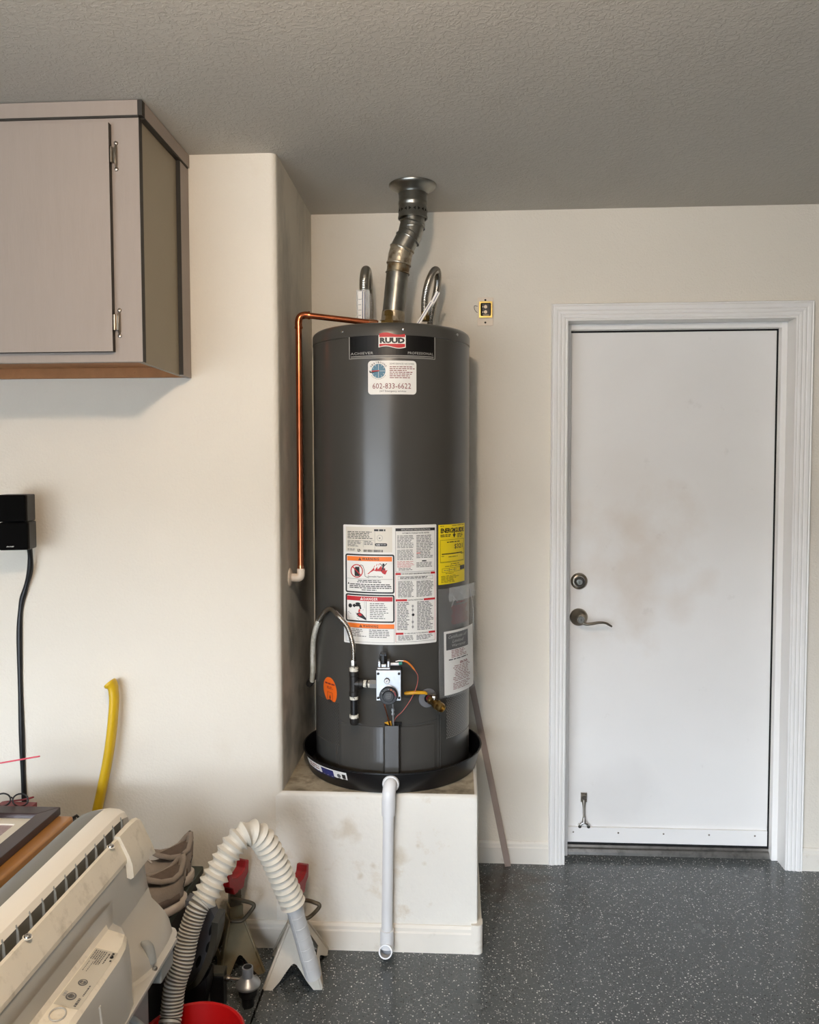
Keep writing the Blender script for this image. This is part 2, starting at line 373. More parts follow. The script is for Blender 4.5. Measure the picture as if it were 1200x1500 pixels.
# platform
b = B(); rr_ = .014
prof = [(YB, 0), (YL, 0)] + [(YL+rr_-rr_*math.cos(math.radians(a)), .5-rr_+rr_*math.sin(math.radians(a))) for a in range(0, 91, 15)] + [(YB, .5)]
def platpt(u, v, t): return (t, u, v)
b.loft([[(XA-.0225, y, z) for y, z in prof], [(XP-.012, y, z) for y, z in prof], [(XP-.004, min(y+.003, YB), z-.003 if z > .1 else 0) for y, z in prof], [(XP, min(y+.012, YB), z-.012 if z > .1 else 0) for y, z in prof]])
pl = shell('platform', b, [M_plat, M_ptop], smooth=40)
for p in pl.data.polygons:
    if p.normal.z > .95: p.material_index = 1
# baseboards
def baseboard(name, x0, x1, y, h=.085, t=.013):
    b = B(); prof = [(0, 0), (t, 0), (t, h*.72), (t*.75, h*.78), (t*.75, h*.9), (t*.35, h), (0, h)]
    b.prism(prof, lambda u, v, s: (s, y-u, v), x0, x1); return shell(name, b, M_trimc)
baseboard('baseboard_back', XP, .352, YB); baseboard('baseboard_right', 1.298, XR, YB)
baseboard('baseboard_left', XL, XA-.01, YL); baseboard('baseboard_platform', XA-.01, XP-.02, YL)
b = B()   # rounded corner block and the return along the platform's side
pts = [(XP-.022, YL-.013)] + [(XP-.004+.018*math.sin(math.radians(a)), YL+.005-.019*math.cos(math.radians(a))) for a in range(0, 91, 15)] + [(XP+.014, YL+.03), (XP-.022, YL+.03)]
b.prism(pts, lambda u, v, t: (u, v, t), 0, .092); b.box(XP, XP+.012, YL+.03, YB, 0, .085)
shell('baseboard_corner', b, M_trimc, smooth=40)
# door casing: fluted profile mitred round the opening
def casing():
    x0, x1, z1 = .412, 1.238, 2.063
    prof = [(0, 0), (0, .011), (.004, .013), (.008, .0105), (.012, .014), (.018, .015), (.022, .0125), (.026, .0155), (.032, .0165), (.036, .014), (.040, .017), (.050, .0185), (.054, .016), (.0585, .0185), (.0605, .015), (.0605, 0)]
    for nm, seg in (('casing_left', 0), ('casing_head', 1), ('casing_right', 2)):
        A, Bv = [], []
        for d, h in prof:
            pts = [(x0-d, 0), (x0-d, z1+d), (x1+d, z1+d), (x1+d, 0)]
            p, q = pts[seg], pts[seg+1]
            A.append((p[0], YB-h, p[1])); Bv.append((q[0], YB-h, q[1]))
        b = B(); b.loft([A, Bv]); yield nm, b
tr = bpy.data.objects.new('trim_1', None); COL.objects.link(tr); tr['kind'] = 'structure'
for nm, bb in casing(): put(nm, bb, M_white, tr)
# jambs and stops
b = B(); b.box(1.2365, DX1, YB-.012, YB+.14, 0, DZ-.006); b.box(DX0, .413, YB-.012, YB+.14, 0, DZ-.006); b.box(DX0, DX1, YB-.012, YB+.14, 2.0615, DZ)
put('jamb', b, M_white, tr, bevel=.001)
b = B(); b.box(1.214, 1.2365, 3.150, 3.181, 0, 2.0615); b.box(.413, .434, 3.150, 3.181, 0, 2.0615); b.box(.434, 1.214, 3.150, 3.181, 2.040, 2.0615)
put('door_stop_strip', b, M_white, tr, bevel=.002)
# the door
dr = bpy.data.objects.new('door_1', None); COL.objects.link(dr); dr['kind'] = 'structure'
b = B(); b.box(.42, 1.2105, 3.187, 3.23, .04, 2.035); put('door_slab', b, M_door, dr, bevel=.0015)
b = B(); b.box(.414, 1.236, 3.192, 3.226, .012, 2.0615); put('weatherstrip', b, M_rub, dr)
b = B(); b.box(.428, 1.207, 3.176, 3.188, .045, .105)
b.mi = 1
for k in range(5): b.cyl((.46+k*.175, 3.1755, .085), (.46+k*.175, 3.178, .085), .004, n=10)
put('door_sweep', b, [M_white, M_nickel], dr, bevel=.002)
b = B(); b.prism([(3.163, 0), (3.235, 0), (3.235, .032), (3.182, .032), (3.178, .024), (3.170, .020), (3.165, .010)], lambda u, v, t: (t, u, v), .414, 1.236)
b.mi = 1; b.box(.414, 1.236, 3.196, 3.21, .032, .039)
put('threshold', b, [M_alum, M_rub], dr)
b = B()   # deadbolt
b.lathe([(.0325, 0), (.0325, .004), (.029, .010), (.0235, .013), (.0225, .013)], (.476, 3.187, 1.078), (0, -1, 0), 36)
b.mi = 1; b.lathe([(.022, .012), (.022, .017), (.020, .021), (.0125, .021), (.0115, .017)], (.476, 3.187, 1.078), (0, -1, 0), 36)
b.mi = 2; b.lathe([(.0105, .018), (.0105, .0205), (0, .0205)], (.476, 3.187, 1.076), (0, -1, 0), 24)
b.mi = 3; b.box(.4752, .4768, 3.1658, 3.1662, 1.070, 1.080)
put('deadbolt', b, [M_nickel, M_chrome, M_galv, M_void], dr, smooth=35)
dh = bpy.data.objects.new('door_handle', None); COL.objects.link(dh); dh.parent = dr
b = B(); b.lathe([(.0345, 0), (.0345, .003), (.031, .009), (.026, .013), (.020, .016), (.0165, .022), (.013, .026), (.013, .045)], (.476, 3.187, .937), (0, -1, 0), 40)
b.mi = 1; b.lathe([(.014, .044), (.0155, .048), (.0155, .058), (.013, .062), (.0, .062)], (.476, 3.187, .937), (0, -1, 0), 30)
b.mi = 2; b.box(.4753, .4767, 3.1247, 3.1251, .932, .942)
put('rose', b, [M_nickel, M_steel, M_void], dh, smooth=35)
b = B(); pth = spline([(.478, 3.135, .930), (.495, 3.133, .920), (.515, 3.131, .921), (.545, 3.131, .926), (.570, 3.132, .924), (.588, 3.134, .914), (.594, 3.135, .910)], 6)
b.tube(pth, [.0075*(1-.55*i/len(pth)) for i in range(len(pth))], 12, squash=1.3); put('lever', b, M_nickel, dh, smooth=40)
ks = bpy.data.objects.new('kick_down_stop', None); COL.objects.link(ks); ks.parent = dr
b = B(); b.lathe([(.011, 0), (.011, .010), (.008, .014), (0, .014)], (.501, 3.187, .225), (0, -1, 0), 20); b.tube([(.501, 3.181, .214), (.501, 3.176, .18), (.501, 3.172, .145)], [.008, .005, .0045], 10)
b.box(.489, .513, 3.180, 3.187, .204, .24)
b.mi = 1; b.tube([(.501, 3.172, .148), (.501, 3.171, .125)], [.006, .009], 12); b.tube(arc2 if False else [(.484, 3.174, .112), (.492, 3.172, .122), (.501, 3.171, .126), (.510, 3.172, .122), (.518, 3.174, .112)], .0055, 10)
b.cyl((.484, 3.183, .112), (.484, 3.168, .110), .0065); b.cyl((.518, 3.183, .112), (.518, 3.168, .110), .0065)
put('stop_arm', b, [M_nickel, M_chrome], ks, smooth=40)

# ------------------------------------------------------------------ decal helper: print laid on curved or flat sheets
CX, CY, CR = -.222, 2.79, .265
def ray(px, py): return AX[0]*((px-600)/F_PX) - AX[1]*((py-750)/F_PX) + AX[2]
def theta_of(px, py, r):
    d = ray(px, py); a = d.x**2+d.y**2; bb = 2*(-d.x*CX-d.y*CY); c = CX**2+CY**2-r*r
    disc = max(bb*bb-4*a*c, 0); t = (-bb-math.sqrt(disc))/(2*a)
    return math.atan2(d.x*t-CX, -(d.y*t-CY))
def cylmap(y0, z0, y1, z1, r=CR, lean=0):
    ym = (y0+y1)/2
    def f(x, y, off): 
        th = theta_of(x, ym, r); z = z0+(z1-z0)*(y-y0)/(y1-y0); q = r+off+lean*(y-y0)/(y1-y0)
        return (CX+q*math.sin(th), CY-q*math.cos(th), z)
    return f
TXT = {}
def text2d(s, bold=0.0, sp=1.0):
    key = (s, bold, sp)
    if key in TXT: return TXT[key]
    c = bpy.data.curves.new('t', 'FONT'); c.body = s; c.resolution_u = 2; c.offset = bold; c.space_character = sp; c.fill_mode = 'FRONT'
    o = bpy.data.objects.new('t', c); me = o.to_mesh()
    v = [(p.co.x, p.co.y) for p in me.vertices]; f = [tuple(p.vertices) for p in me.polygons]
    o.to_mesh_clear(); bpy.data.objects.remove(o); bpy.data.curves.remove(c)
    x0 = min(p[0] for p in v); x1 = max(p[0] for p in v); y0 = min(p[1] for p in v); y1 = max(p[1] for p in v)
    TXT[key] = ([((p[0]-x0)/(x1-x0), (p[1]-y0)/(y1-y0)) for p in v], f); return TXT[key]
class Decal:
    def __init__(s, fmap, step=5): s.b = B(); s.f = fmap; s.mats = []; s.step = step
    def use(s, m):
        if m not in s.mats: s.mats.append(m)
        s.b.mi = s.mats.index(m)
    def rect(s, x0, y0, x1, y1, m, lv=1):
        s.use(m); n = max(1, int(abs(x1-x0)/s.step)); o = lv*.0004
        vs = [s.f(x0+(x1-x0)*i/n, y, o) for y in (y0, y1) for i in range(n+1)]
        s.b.add(vs, [(i, i+1, n+2+i, n+1+i) for i in range(n)])
    def rrect(s, x0, y0, x1, y1, r, m, lv=1):
        s.rect(x0+r, y0, x1-r, y1, m, lv)
        for sx, c, e in ((-1, x0+r, x0), (1, x1-r, x1)):
            pts = [(c, y0)] + [(c+sx*r*math.sin(a), y0+r-r*math.cos(a)) for a in (PI/8, PI/4, 3*PI/8, PI/2)] + [(c+sx*r*math.sin(a), y1-r+r*math.cos(a)) for a in (PI/2, 3*PI/8, PI/4, PI/8)] + [(c, y1)]
            s.poly(pts, m, lv)
    def frame(s, x0, y0, x1, y1, t, m, lv=2):
        s.rect(x0, y0, x1, y0+t, m, lv); s.rect(x0, y1-t, x1, y1, m, lv); s.rect(x0, y0, x0+t, y1, m, lv); s.rect(x1-t, y0, x1, y1, m, lv)
    def poly(s, pts, m, lv=2): s.use(m); s.b.add([s.f(x, y, lv*.0004) for x, y in pts], [tuple(range(len(pts)))])
    def disc(s, cx, cy, rx, ry, m, lv=2, n=28, rot=0):
        c, q = math.cos(rot), math.sin(rot); s.use(m); vs = [s.f(cx, cy, lv*.0004)]; K = 3 if rx > 5 else 1
        for k in range(1, K+1):
            for i in range(n): a, e = rx*k/K*math.cos(2*PI*i/n), ry*k/K*math.sin(2*PI*i/n); vs.append(s.f(cx+c*a-q*e, cy+q*a+c*e, lv*.0004))
        fs = [(0, 1+i, 1+(i+1) % n) for i in range(n)] + [(1+k*n+i, 1+k*n+(i+1) % n, 1+(k+1)*n+(i+1) % n, 1+(k+1)*n+i) for k in range(K-1) for i in range(n)]
        s.b.add(vs, fs)
    def ring(s, cx, cy, rx, ry, t, m, lv=2, n=28):
        s.use(m); vs = [s.f(cx+(rx-k)*math.cos(2*PI*i/n), cy+(ry-k)*math.sin(2*PI*i/n), lv*.0004) for k in (0, t) for i in range(n)]
        s.b.add(vs, [(i, (i+1) % n, n+(i+1) % n, n+i) for i in range(n)])
    def line(s, x0, y0, x1, y1, t, m, lv=2):
        dx, dy = x1-x0, y1-y0; L = math.hypot(dx, dy); nx, ny = -dy/L*t/2, dx/L*t/2
        s.poly([(x0+nx, y0+ny), (x1+nx, y1+ny), (x1-nx, y1-ny), (x0-nx, y0-ny)], m, lv)
    def text(s, t, x0, y0, x1, y1, m, lv=3, bold=0, sp=1.0, shear=0):
        s.use(m); v, f = text2d(t, bold, sp)
        s.b.add([s.f(x0+(x1-x0)*(u+shear*(q-.5)), y1+(y0-y1)*q, lv*.0004) for u, q in v], f)
    def arctext(s, t, cx, cy, r, a0, a1, h, m, lv=3):
        for i, ch in enumerate(t):
            if ch == ' ': continue
            a = math.radians(a0+(a1-a0)*i/(len(t)-1)); v, f = text2d(ch, .02); s.use(m); c, q = math.cos(a), math.sin(a)
            vs = []
            for u, k in v:
                du = (u-.5)*h*.8; rr = r+k*h; vs.append(s.f(cx+rr*q+du*c, cy-rr*c+du*q, lv*.0004))
            s.b.add(vs, f)
    def lines(s, x0, y0, x1, y1, n, m, lv=2, fill=.5, rag=.25, words=True, centre=False):
        p = (y1-y0)/n
        for i in range(n):
            W = (x1-x0)*(1-random.random()*rag); xa = x0+((x1-x0)-W)/2 if centre else x0; xe = xa+W; x = xa
            while x < xe-.6:
                wl_ = random.uniform(2.5, 7) if words else W
                e = min(x+wl_, xe); s.rect(x, y0+i*p, e, y0+(i+fill)*p, m, lv); x = e+.9
    def put(s, name, parent, label=None): return put(name, s.b, s.mats, parent, recalc=False, label=label)
def tri_warn(D, x, y, h, m, lv=4, in_m=None):
    D.poly([(x, y+h), (x+h*.5, y), (x+h, y+h)], m, lv)
    if in_m: D.rect(x+h*.43, y+h*.35, x+h*.57, y+h*.68, in_m, lv+1); D.rect(x+h*.43, y+h*.76, x+h*.57, y+h*.88, in_m, lv+1)

# ------------------------------------------------------------------ water heater
wh = thing('water_heater', 'tall dark grey cylindrical tank water heater standing in the black pan', 'water heater', (CX, CY, .508))
ZT = 1.967
def cpt(thd, r, z): a = math.radians(thd); return (CX+r*math.sin(a), CY-r*math.cos(a), z)
b = B(); b.lathe([(.255, .508), (.262, .512), (CR, .52), (CR, 1.921), (CR-.0015, 1.923), (CR-.0015, 1.926)], (CX, CY, 0), n=96); put('jacket', b, M_tank, wh, smooth=35)
b = B(); b.lathe([(CR-.001, 1.924), (CR+.0015, 1.926), (CR+.0015, 1.952), (CR-.002, 1.960), (CR-.010, 1.966), (CR-.02, ZT), (.11, ZT+.006), (.10, ZT+.012), (0, ZT+.012)], (CX, CY, 0), n=96); put('top_cap', b, M_tank, wh, smooth=35)
for th in (-30.5, 12.7, 56.9):
    b = B(); n_ = Vector(cpt(th, 1, 0))-Vector((CX, CY, 0)); n_.z = 0
    b.lathe([(.0045, 0), (.004, .002), (.0015, .003)], cpt(th, CR+.0015, 1.944), n_, 12); put('screw', b, M_chrome, wh, smooth=50)
# name banner
D = Decal(cylmap(488, 1.938, 526, 1.857)); D.rect(511.5, 487.5, 637.5, 526.5, M_sil, 1); D.rect(512.6, 488.5, 636.4, 525.6, M_ban, 2)
D.rect(514, 522.6, 635, 523.6, M_sil, 3); D.rect(514, 524.4, 635, 524.9, M_sil, 3)
def flag(x0, y0, x1, y1, m, lv, k=0):
    n = 16; top = [(x0+(x1-x0)*i/n, y0+k+1.6*math.sin(2*PI*i/n+PI)*1.0) for i in range(n+1)]; bot = [(x0+(x1-x0)*i/n, y1-k+1.6*math.sin(2*PI*i/n+PI)) for i in range(n+1)]
    D.use(m); D.b.add([D.f(x, y, lv*.0004) for x, y in top+bot], [(i, i+1, n+2+i, n+1+i) for i in range(n)])
flag(554.8, 490.6, 594.4, 511.4, M_paper, 3); flag(555.8, 491.6, 593.4, 510.4, M_red, 4); D.rect(555.2, 496.6, 594, 506.2, M_paper, 5)
D.text('RUUD', 556.6, 497.4, 592.8, 505.4, M_ink, 6, bold=.06, sp=1.0)
D.text('ACHIEVER', 514, 517.2, 547, 520.8, M_sil, 4, bold=.01, sp=1.1); D.text('PROFESSIONAL', 597.5, 517.2, 634.6, 520.8, M_sil, 4, bold=.01, sp=1.1)
D.put('name_banner', wh, 'black name banner across the top of the tank')
# service sticker
D = Decal(cylmap(529, 1.848, 578, 1.745)); D.rrect(539.3, 529, 610, 578.3, 5, M_paper, 1)
D.disc(554.7, 544, 10.2, 10.4, M_blue, 2)
for k in range(12):
    a = k*PI/6; D.line(554.7+8*math.sin(a), 544-8*math.cos(a), 554.7+9.6*math.sin(a), 544-9.6*math.cos(a), .5, M_paper, 3)
D.line(554.7, 544, 554.7, 536, .5, M_paper, 3); D.line(554.7, 544, 554.7, 552, .4, M_paper, 3); D.line(554.7, 544, 563, 544, .4, M_paper, 3)
D.poly([(556, 543), (556, 544.6), (545, 546.8), (541.8, 546.6), (541.4, 543.4), (543, 543.4), (543.4, 545)], M_ink, 4); D.poly([(556, 543), (556, 544.2), (546, 545), (543.5, 543.4)], M_red, 5)
D.arctext('WESTBOUND', 554.7, 544, 11.3, -58, 58, 2.6, M_ink); 
for k in range(11):
    a = math.radians(125+k*11); D.line(554.7+11.6*math.sin(a), 544-11.6*math.cos(a), 554.7+12.3*math.sin(a), 544-12.3*math.cos(a), 1.3, M_grey, 3)
D.text('SOME SERVICES WE OFFER', 571, 532.6, 606.5, 534.8, M_grey, 3)
D.lines(571, 537.4, 608, 556, 7, M_dred, fill=.42, rag=.35)
D.text('602-833-6622', 546, 562, 602, 570, M_dred, 3, bold=.0, sp=1.05); D.text('24/7 Emergency services', 556, 572.2, 595, 575.6, M_ink, 3)
D.put('service_sticker', wh, 'white service sticker with phone number below the banner')
# large instruction label
D = Decal(cylmap(768, 1.339, 937, .970)); D.rrect(503.7, 768, 639.3, 940.5, 1.6, M_paper, 1)
D.rect(507.5, 771, 575, 807, M_ivory, 2)
D.lines(510, 777.5, 548, 789, 5, M_ink, 3, fill=.45, rag=.2); D.rect(549.4, 777, 549.7, 803, M_grey, 3); D.lines(548.5, 773.8, 565, 777, 1, M_ink, 3, fill=.9, rag=0); D.rect(510, 790, 549, 790.3, M_grey, 3)
D.lines(510, 791, 531, 800, 5, M_grey, 3, rag=.4); D.lines(534, 791, 548, 797.5, 3, M_grey, 3, rag=.3); D.rect(532.6, 790, 532.9, 800, M_grey, 3); D.lines(510, 802.5, 522, 806, 2, M_grey, 3)
D.ring(556.8, 786.4, 4.2, 4.4, .5, M_lgrey, 3); D.disc(556.6, 786.6, 1.1, 1.1, M_grey, 3); D.rrect(549.8, 794, 567.5, 798.2, 1.6, M_ink, 3); D.text('A88', 551, 795, 557, 797.4, M_paper, 4); D.lines(558, 795.4, 566, 797, 1, M_lgrey, 4, fill=.7, rag=0)
for k in range(26): D.rect(533+k*1.1, 803.4, 533+k*1.1+random.choice((.4, .7, .85)), 806.8, M_ink, 3)
for i in range(4):
    for j in range(4):
        if random.random() < .6: D.rect(524.6+i, 802.6+j, 525.6+i, 803.6+j, M_ink, 3)
def panel(x0, y0, x1, y1): D.rrect(x0, y0, x1, y1, 3, M_ink, 3); D.rrect(x0+2.2, y0+2.2, x1-2.2, y1-2.2, 1.2, M_paper, 4)
panel(506.6, 810, 578, 866.4); D.rect(509.4, 813.4, 574.6, 820, M_orange, 5); D.text('WARNING', 531, 814.8, 555.5, 818.6, M_ink, 6, bold=.02, sp=1.25); tri_warn(D, 525.6, 814.3, 4.6, M_ink, 6, M_orange)
D.poly([(519.6, 830.5), (522, 828.6), (527, 828.6), (527.6, 842), (520.2, 842)], M_ink, 5)
D.ring(523.4, 834.5, 9, 9.8, 1.3, M_red, 7); D.line(517.5, 828.5, 529.3, 840.5, 1.5, M_red, 7)
for p_, q_ in (((526, 829), (529, 825.6)), ((529, 825.6), (532, 826.4)), ((532, 826.4), (534, 832)), ((534, 832), (535.4, 842)), ((535.4, 842), (541, 844))): D.line(*p_, *q_, .8, M_grey, 6)
D.poly([(538.5, 838.4), (545, 832.5), (548.5, 828.6), (549, 833), (553, 827.4), (553.6, 831.6), (559, 826), (560.5, 831), (564.5, 829), (564, 833.4), (568, 832), (565, 838.6)], M_red, 5)
for x_, y_ in ((548, 826), (551.5, 823.6), (555, 822.6)): D.line(x_, y_+3, x_+1.5, y_, .8, M_red, 5)
D.disc(562, 824.5, 1.6, 1.8, M_ink, 6); D.line(562, 826, 561, 831, 2.4, M_ink, 6); D.line(561.5, 827.5, 557.4, 823, 1, M_ink, 6); D.line(562, 827.5, 567, 822.6, 1, M_ink, 6); D.line(561, 830.5, 558.6, 834, 1.1, M_ink, 6); D.line(561, 830.5, 565, 832.5, 1.1, M_ink, 6)
D.text('Flammable Vapors', 539.5, 840.8, 561, 843.6, M_ink, 6, bold=.01); D.rect(509.4, 845.6, 575.2, 846, M_grey, 5)
D.lines(523, 847.4, 560, 852, 2, M_ink, 5, fill=.5, rag=.1, centre=True); D.lines(512, 853, 574, 860.6, 3, M_ink, 5, fill=.5, rag=.05, centre=True); D.lines(530, 861, 552, 863, 1, M_ink, 5, fill=.6, rag=0, centre=True); tri_warn(D, 509.8, 851, 3, M_ink, 5)
panel(506.6, 868, 578, 908.6); D.rect(509, 871.2, 575, 877.6, M_red, 5); D.text('DANGER', 533, 872.6, 553.5, 876.4, M_paper, 6, bold=.02, sp=1.2); tri_warn(D, 528, 872, 4.2, M_paper, 6, M_red)
D.rect(536.4, 878, 536.8, 905.6, M_ink, 5); D.rect(534, 878, 534.3, 888, M_grey, 5)
D.disc(513.5, 885.5, 2.6, 3, M_ink, 5); D.disc(519.4, 885, 1.6, 2.6, M_ink, 5); D.line(517, 885, 528, 884.6, 2.6, M_ink, 5); D.disc(524.5, 882, 3.6, 1.8, M_ink, 5); D.line(527.4, 884, 528.4, 889.6, 2.4, M_ink, 5)
D.line(527, 890, 526, 894.6, 2.2, M_red, 5); D.poly([(522.6, 896.4), (527, 894.4), (531.5, 897), (536.4, 902.5), (536.4, 905.4), (531, 903), (525.4, 901)], M_ink, 6); D.poly([(524.4, 897), (528.6, 895.6), (531, 898.6), (527, 900)], M_red, 7)
for k in range(3): D.line(521.6+k*.8, 895.6+k*2.3, 525.6, 897.6+k*1.2, .8, M_ink, 6)
D.line(510, 894.6, 533, 890.4, .5, M_grey, 5); D.line(511.5, 895.4, 526, 905, .5, M_grey, 5); D.line(510, 894.6, 511.6, 905, .3, M_grey, 5)
D.lines(542, 880.4, 569, 904.4, 9, M_grey, 5, fill=.42, rag=.35)
D.rect(506.6, 910.6, 577.6, 917.2, M_orange, 3); D.text('WARNING', 531.5, 912, 554, 915.8, M_ink, 5, bold=.02, sp=1.25); tri_warn(D, 526.4, 911.6, 4.2, M_ink, 5, M_orange)
D.frame(506.6, 917, 577.6, 937.6, .35, M_grey, 3); D.lines(509.5, 919, 537, 931, 5, M_grey, 3, fill=.45, rag=.4); D.lines(540.5, 919, 575, 931.5, 5, M_grey, 3, fill=.45, rag=.3)
# right column
D.frame(579.6, 772.5, 637, 835.5, .45, M_grey, 3); D.rect(579.6, 772.8, 636.6, 776.6, M_ink, 3); D.text('INSTALLATION AND OPERATION INSTRUCTIONS', 588, 773.7, 630, 775.8, M_paper, 5)
D.text('AUTOMATIC STORAGE WATER HEATER', 589.5, 778.6, 628.5, 780.6, M_ink, 4, bold=.01)
D.lines(582, 783, 607, 802, 9, M_grey, 3, fill=.45); D.lines(582, 803.5, 607, 819, 8, M_grey, 3, fill=.45, rag=.15); D.lines(582, 820, 607, 830, 6, M_red, 3, fill=.3, rag=.2); D.lines(584, 830, 606, 834, 2, M_grey, 3, fill=.45)
D.lines(610, 783, 635, 817, 15, M_grey, 3, fill=.45, rag=.2); D.lines(610, 808, 616, 810, 1, M_red, 4, fill=.6, rag=0); D.lines(618, 819.4, 626, 821.4, 1, M_ink, 3, fill=.8, rag=0); D.lines(610, 822.3, 634, 830, 4, M_grey, 3, fill=.45)
for y_, t_, xa, xb in ((836.6, 'FOR YOUR SAFETY READ BEFORE OPERATING', 588.5, 629.5), (874.6, 'LIGHTING INSTRUCTIONS', 597.5, 619.5), (923, 'TO TURN OFF GAS TO THE APPLIANCE', 592, 626.5)):
    D.rect(579.4, y_, xa-1.2, y_+2.9, M_red, 3); D.rect(xb+1.2, y_, 637.2, y_+2.9, M_red, 3); D.text(t_, xa, y_+.5, xb, y_+2.4, M_ink, 4, bold=.015)
D.rect(579.4, 838, 579.8, 936.6, M_red, 3); D.rect(636.8, 838, 637.2, 936.6, M_red, 3); D.rect(579.4, 936.3, 637.2, 936.7, M_grey, 3)
D.frame(583, 841.6, 634, 847, .3, M_grey, 3); D.lines(586, 842.6, 632, 846.2, 2, M_ink, 3, rag=.2)
D.lines(583, 849, 607, 872.6, 12, M_grey, 3, fill=.5, rag=.2); D.lines(610, 849, 635, 872.6, 12, M_grey, 3, fill=.5, rag=.25)
D.lines(582, 879, 600, 920, 18, M_grey, 3, fill=.5, rag=.3); D.lines(611, 879, 635, 921, 19, M_grey, 3, fill=.5, rag=.25)
for y_ in (885, 890.5, 908, 915): D.disc(604.5, y_, 1.5, 2, M_lgrey, 3)
D.disc(605, 897.6, 2, 2, M_ink, 3); D.line(604.5, 886, 604.5, 918, .4, M_grey, 3)
D.lines(583, 927.4, 607, 935, 4, M_grey, 3, fill=.5, rag=.2); D.lines(610, 927.4, 634, 935, 4, M_grey, 3, fill=.5, rag=.3)
D.put('instruction_label', wh, 'large white instruction label with orange and red warning panels')
# yellow energy label
D = Decal(cylmap(769, 1.336, 857, 1.144), 3); D.rect(642.2, 769, 680.4, 857, M_yelp, 1)
D.text('ENERG', 645.4, 774.4, 663.6, 781.4, M_ink, 3, bold=.03, sp=.9); D.text('GUIDE', 665.8, 774.4, 679, 781.4, M_ink, 3, bold=.03, sp=.9)
D.line(662.6, 774.6, 665, 779.4, 1.2, M_ink, 3); D.rect(664.4, 775, 665.8, 785, M_ink, 3); D.poly([(662.8, 784), (667.4, 784), (665.1, 789.4)], M_ink, 3)
D.lines(644.6, 771, 650, 772.6, 1, M_ink, 3, rag=0); D.lines(662, 770.6, 679, 772, 1, M_ink, 3, rag=0); D.lines(645, 783.6, 660.5, 788, 2, M_ink, 3, rag=.1); D.lines(669.5, 783.6, 677.5, 790, 3, M_ink, 3, rag=.3)
D.frame(644.6, 791.6, 679, 824, .35, M_ink, 3); D.lines(654.6, 794.6, 673, 796.4, 1, M_ink, 3, rag=0, fill=.7); D.text('$321', 665.4, 798.6, 677, 806.4, M_ink, 3, bold=.01)
D.rect(647, 811.6, 676.4, 813, M_ink, 3); D.lines(646.6, 815, 650.5, 816.6, 1, M_ink, 3, rag=0); D.lines(674.6, 813.6, 678.4, 815.2, 1, M_ink, 3, rag=0); D.lines(656.8, 816.6, 670, 818.2, 1, M_ink, 3, rag=0)
D.rect(644.6, 824.6, 679, 825, M_ink, 3); D.lines(660, 827.4, 672, 829, 1, M_ink, 3, rag=0); D.lines(651.6, 830.4, 674, 831.8, 1, M_ink, 3, rag=0); D.frame(647.4, 833.4, 676, 839.4, .35, M_ink, 3); D.rect(657.6, 833.4, 658, 839.4, M_ink, 3); D.rect(665.6, 833.4, 666, 839.4, M_ink, 3)
D.rect(673.4, 832, 679.6, 838.4, M_ink, 4); D.lines(650, 836, 671, 837.6, 1, M_grey, 3); D.lines(652.6, 841, 664, 842.4, 1, M_ink, 3, rag=0); D.lines(646, 844.6, 677, 855.6, 6, M_ink, 3, fill=.32, rag=.4)
D.put('energy_label', wh, 'yellow energy cost label on the right of the tank')
# round orange sticker
D = Decal(cylmap(993, .838, 1031, .750), 3); D.disc(484, 1012, 9.6, 18.4, M_ora2, 1, rot=-.08); D.lines(477, 1001.6, 491, 1004.4, 1, M_dred, 3, rag=0, fill=.8); D.lines(479.5, 1007, 488.5, 1011, 2, M_dred, 3, fill=.45)
D.frame(480, 1014.6, 487.6, 1028, .5, M_dred, 3); D.poly([(483, 1022), (484, 1018), (485, 1022), (484.4, 1026)], M_ink, 3); D.disc(484, 1027, 3.4, 2, M_ink, 3); D.put('round_sticker', wh, 'round orange caution sticker')
# manual pouch: film bag with folded leaflet, hanging off the right flank
mp_ = cylmap(857, 1.132, 1019, .785, r=.279, lean=.006)
b = B(); cols, rows = 14, 10
def grid_on(fm, x0, x1, y0, y1, off, b, nx=14, ny=10, wob=0):
    vs = [fm(x0+(x1-x0)*i/nx, y0+(y1-y0)*j/ny, off+wob*math.sin(i*1.9+j*.7)) for j in range(ny+1) for i in range(nx+1)]
    b.add(vs, [(j*(nx+1)+i, j*(nx+1)+i+1, (j+1)*(nx+1)+i+1, (j+1)*(nx+1)+i) for j in range(ny) for i in range(nx)])
grid_on(mp_, 640.5, 691.2, 856, 1019, .006, b, wob=.0012)
pouch = put('manual_pouch', b, M_film, wh, smooth=60, recalc=False, label='clear plastic pouch holding the folded manual')
D = Decal(mp_, 3)
D.rect(649.5, 921, 691, 1017, M_paper, 1); D.rect(652.6, 924.5, 684, 949.5, M_ink, 2)
D.text('Certificate of', 656, 927.5, 681.5, 932.5, M_sil, 4, shear=.05); D.text('Limited', 662, 934.5, 677, 939.5, M_sil, 4, shear=.08); D.text('Warranty', 660.5, 941.5, 680, 946.5, M_sil, 4, shear=.05)
D.lines(660, 951, 684, 963, 5, M_dred, 3, fill=.45, rag=.3); D.lines(656, 963.6, 683, 966.5, 1, M_ink, 3, rag=0, fill=.6); D.lines(672, 970, 684, 974, 2, M_dred, 3, fill=.7); D.lines(662, 975, 686, 1000, 10, M_dred, 3, fill=.4, rag=.3, centre=True); D.lines(662, 1001, 686, 1012, 5, M_dred, 3, fill=.4, rag=.3)
D.put('leaflet', pouch, 'white warranty leaflet with maroon print')
D = Decal(mp_, 3); D.lines(660, 884, 684, 913, 13, M_dred, 3, fill=.5, rag=.2, centre=True); D.lines(668, 878.5, 680, 881.5, 1, M_dred, 3, fill=.8, rag=0); D.put('printed_lines', pouch)
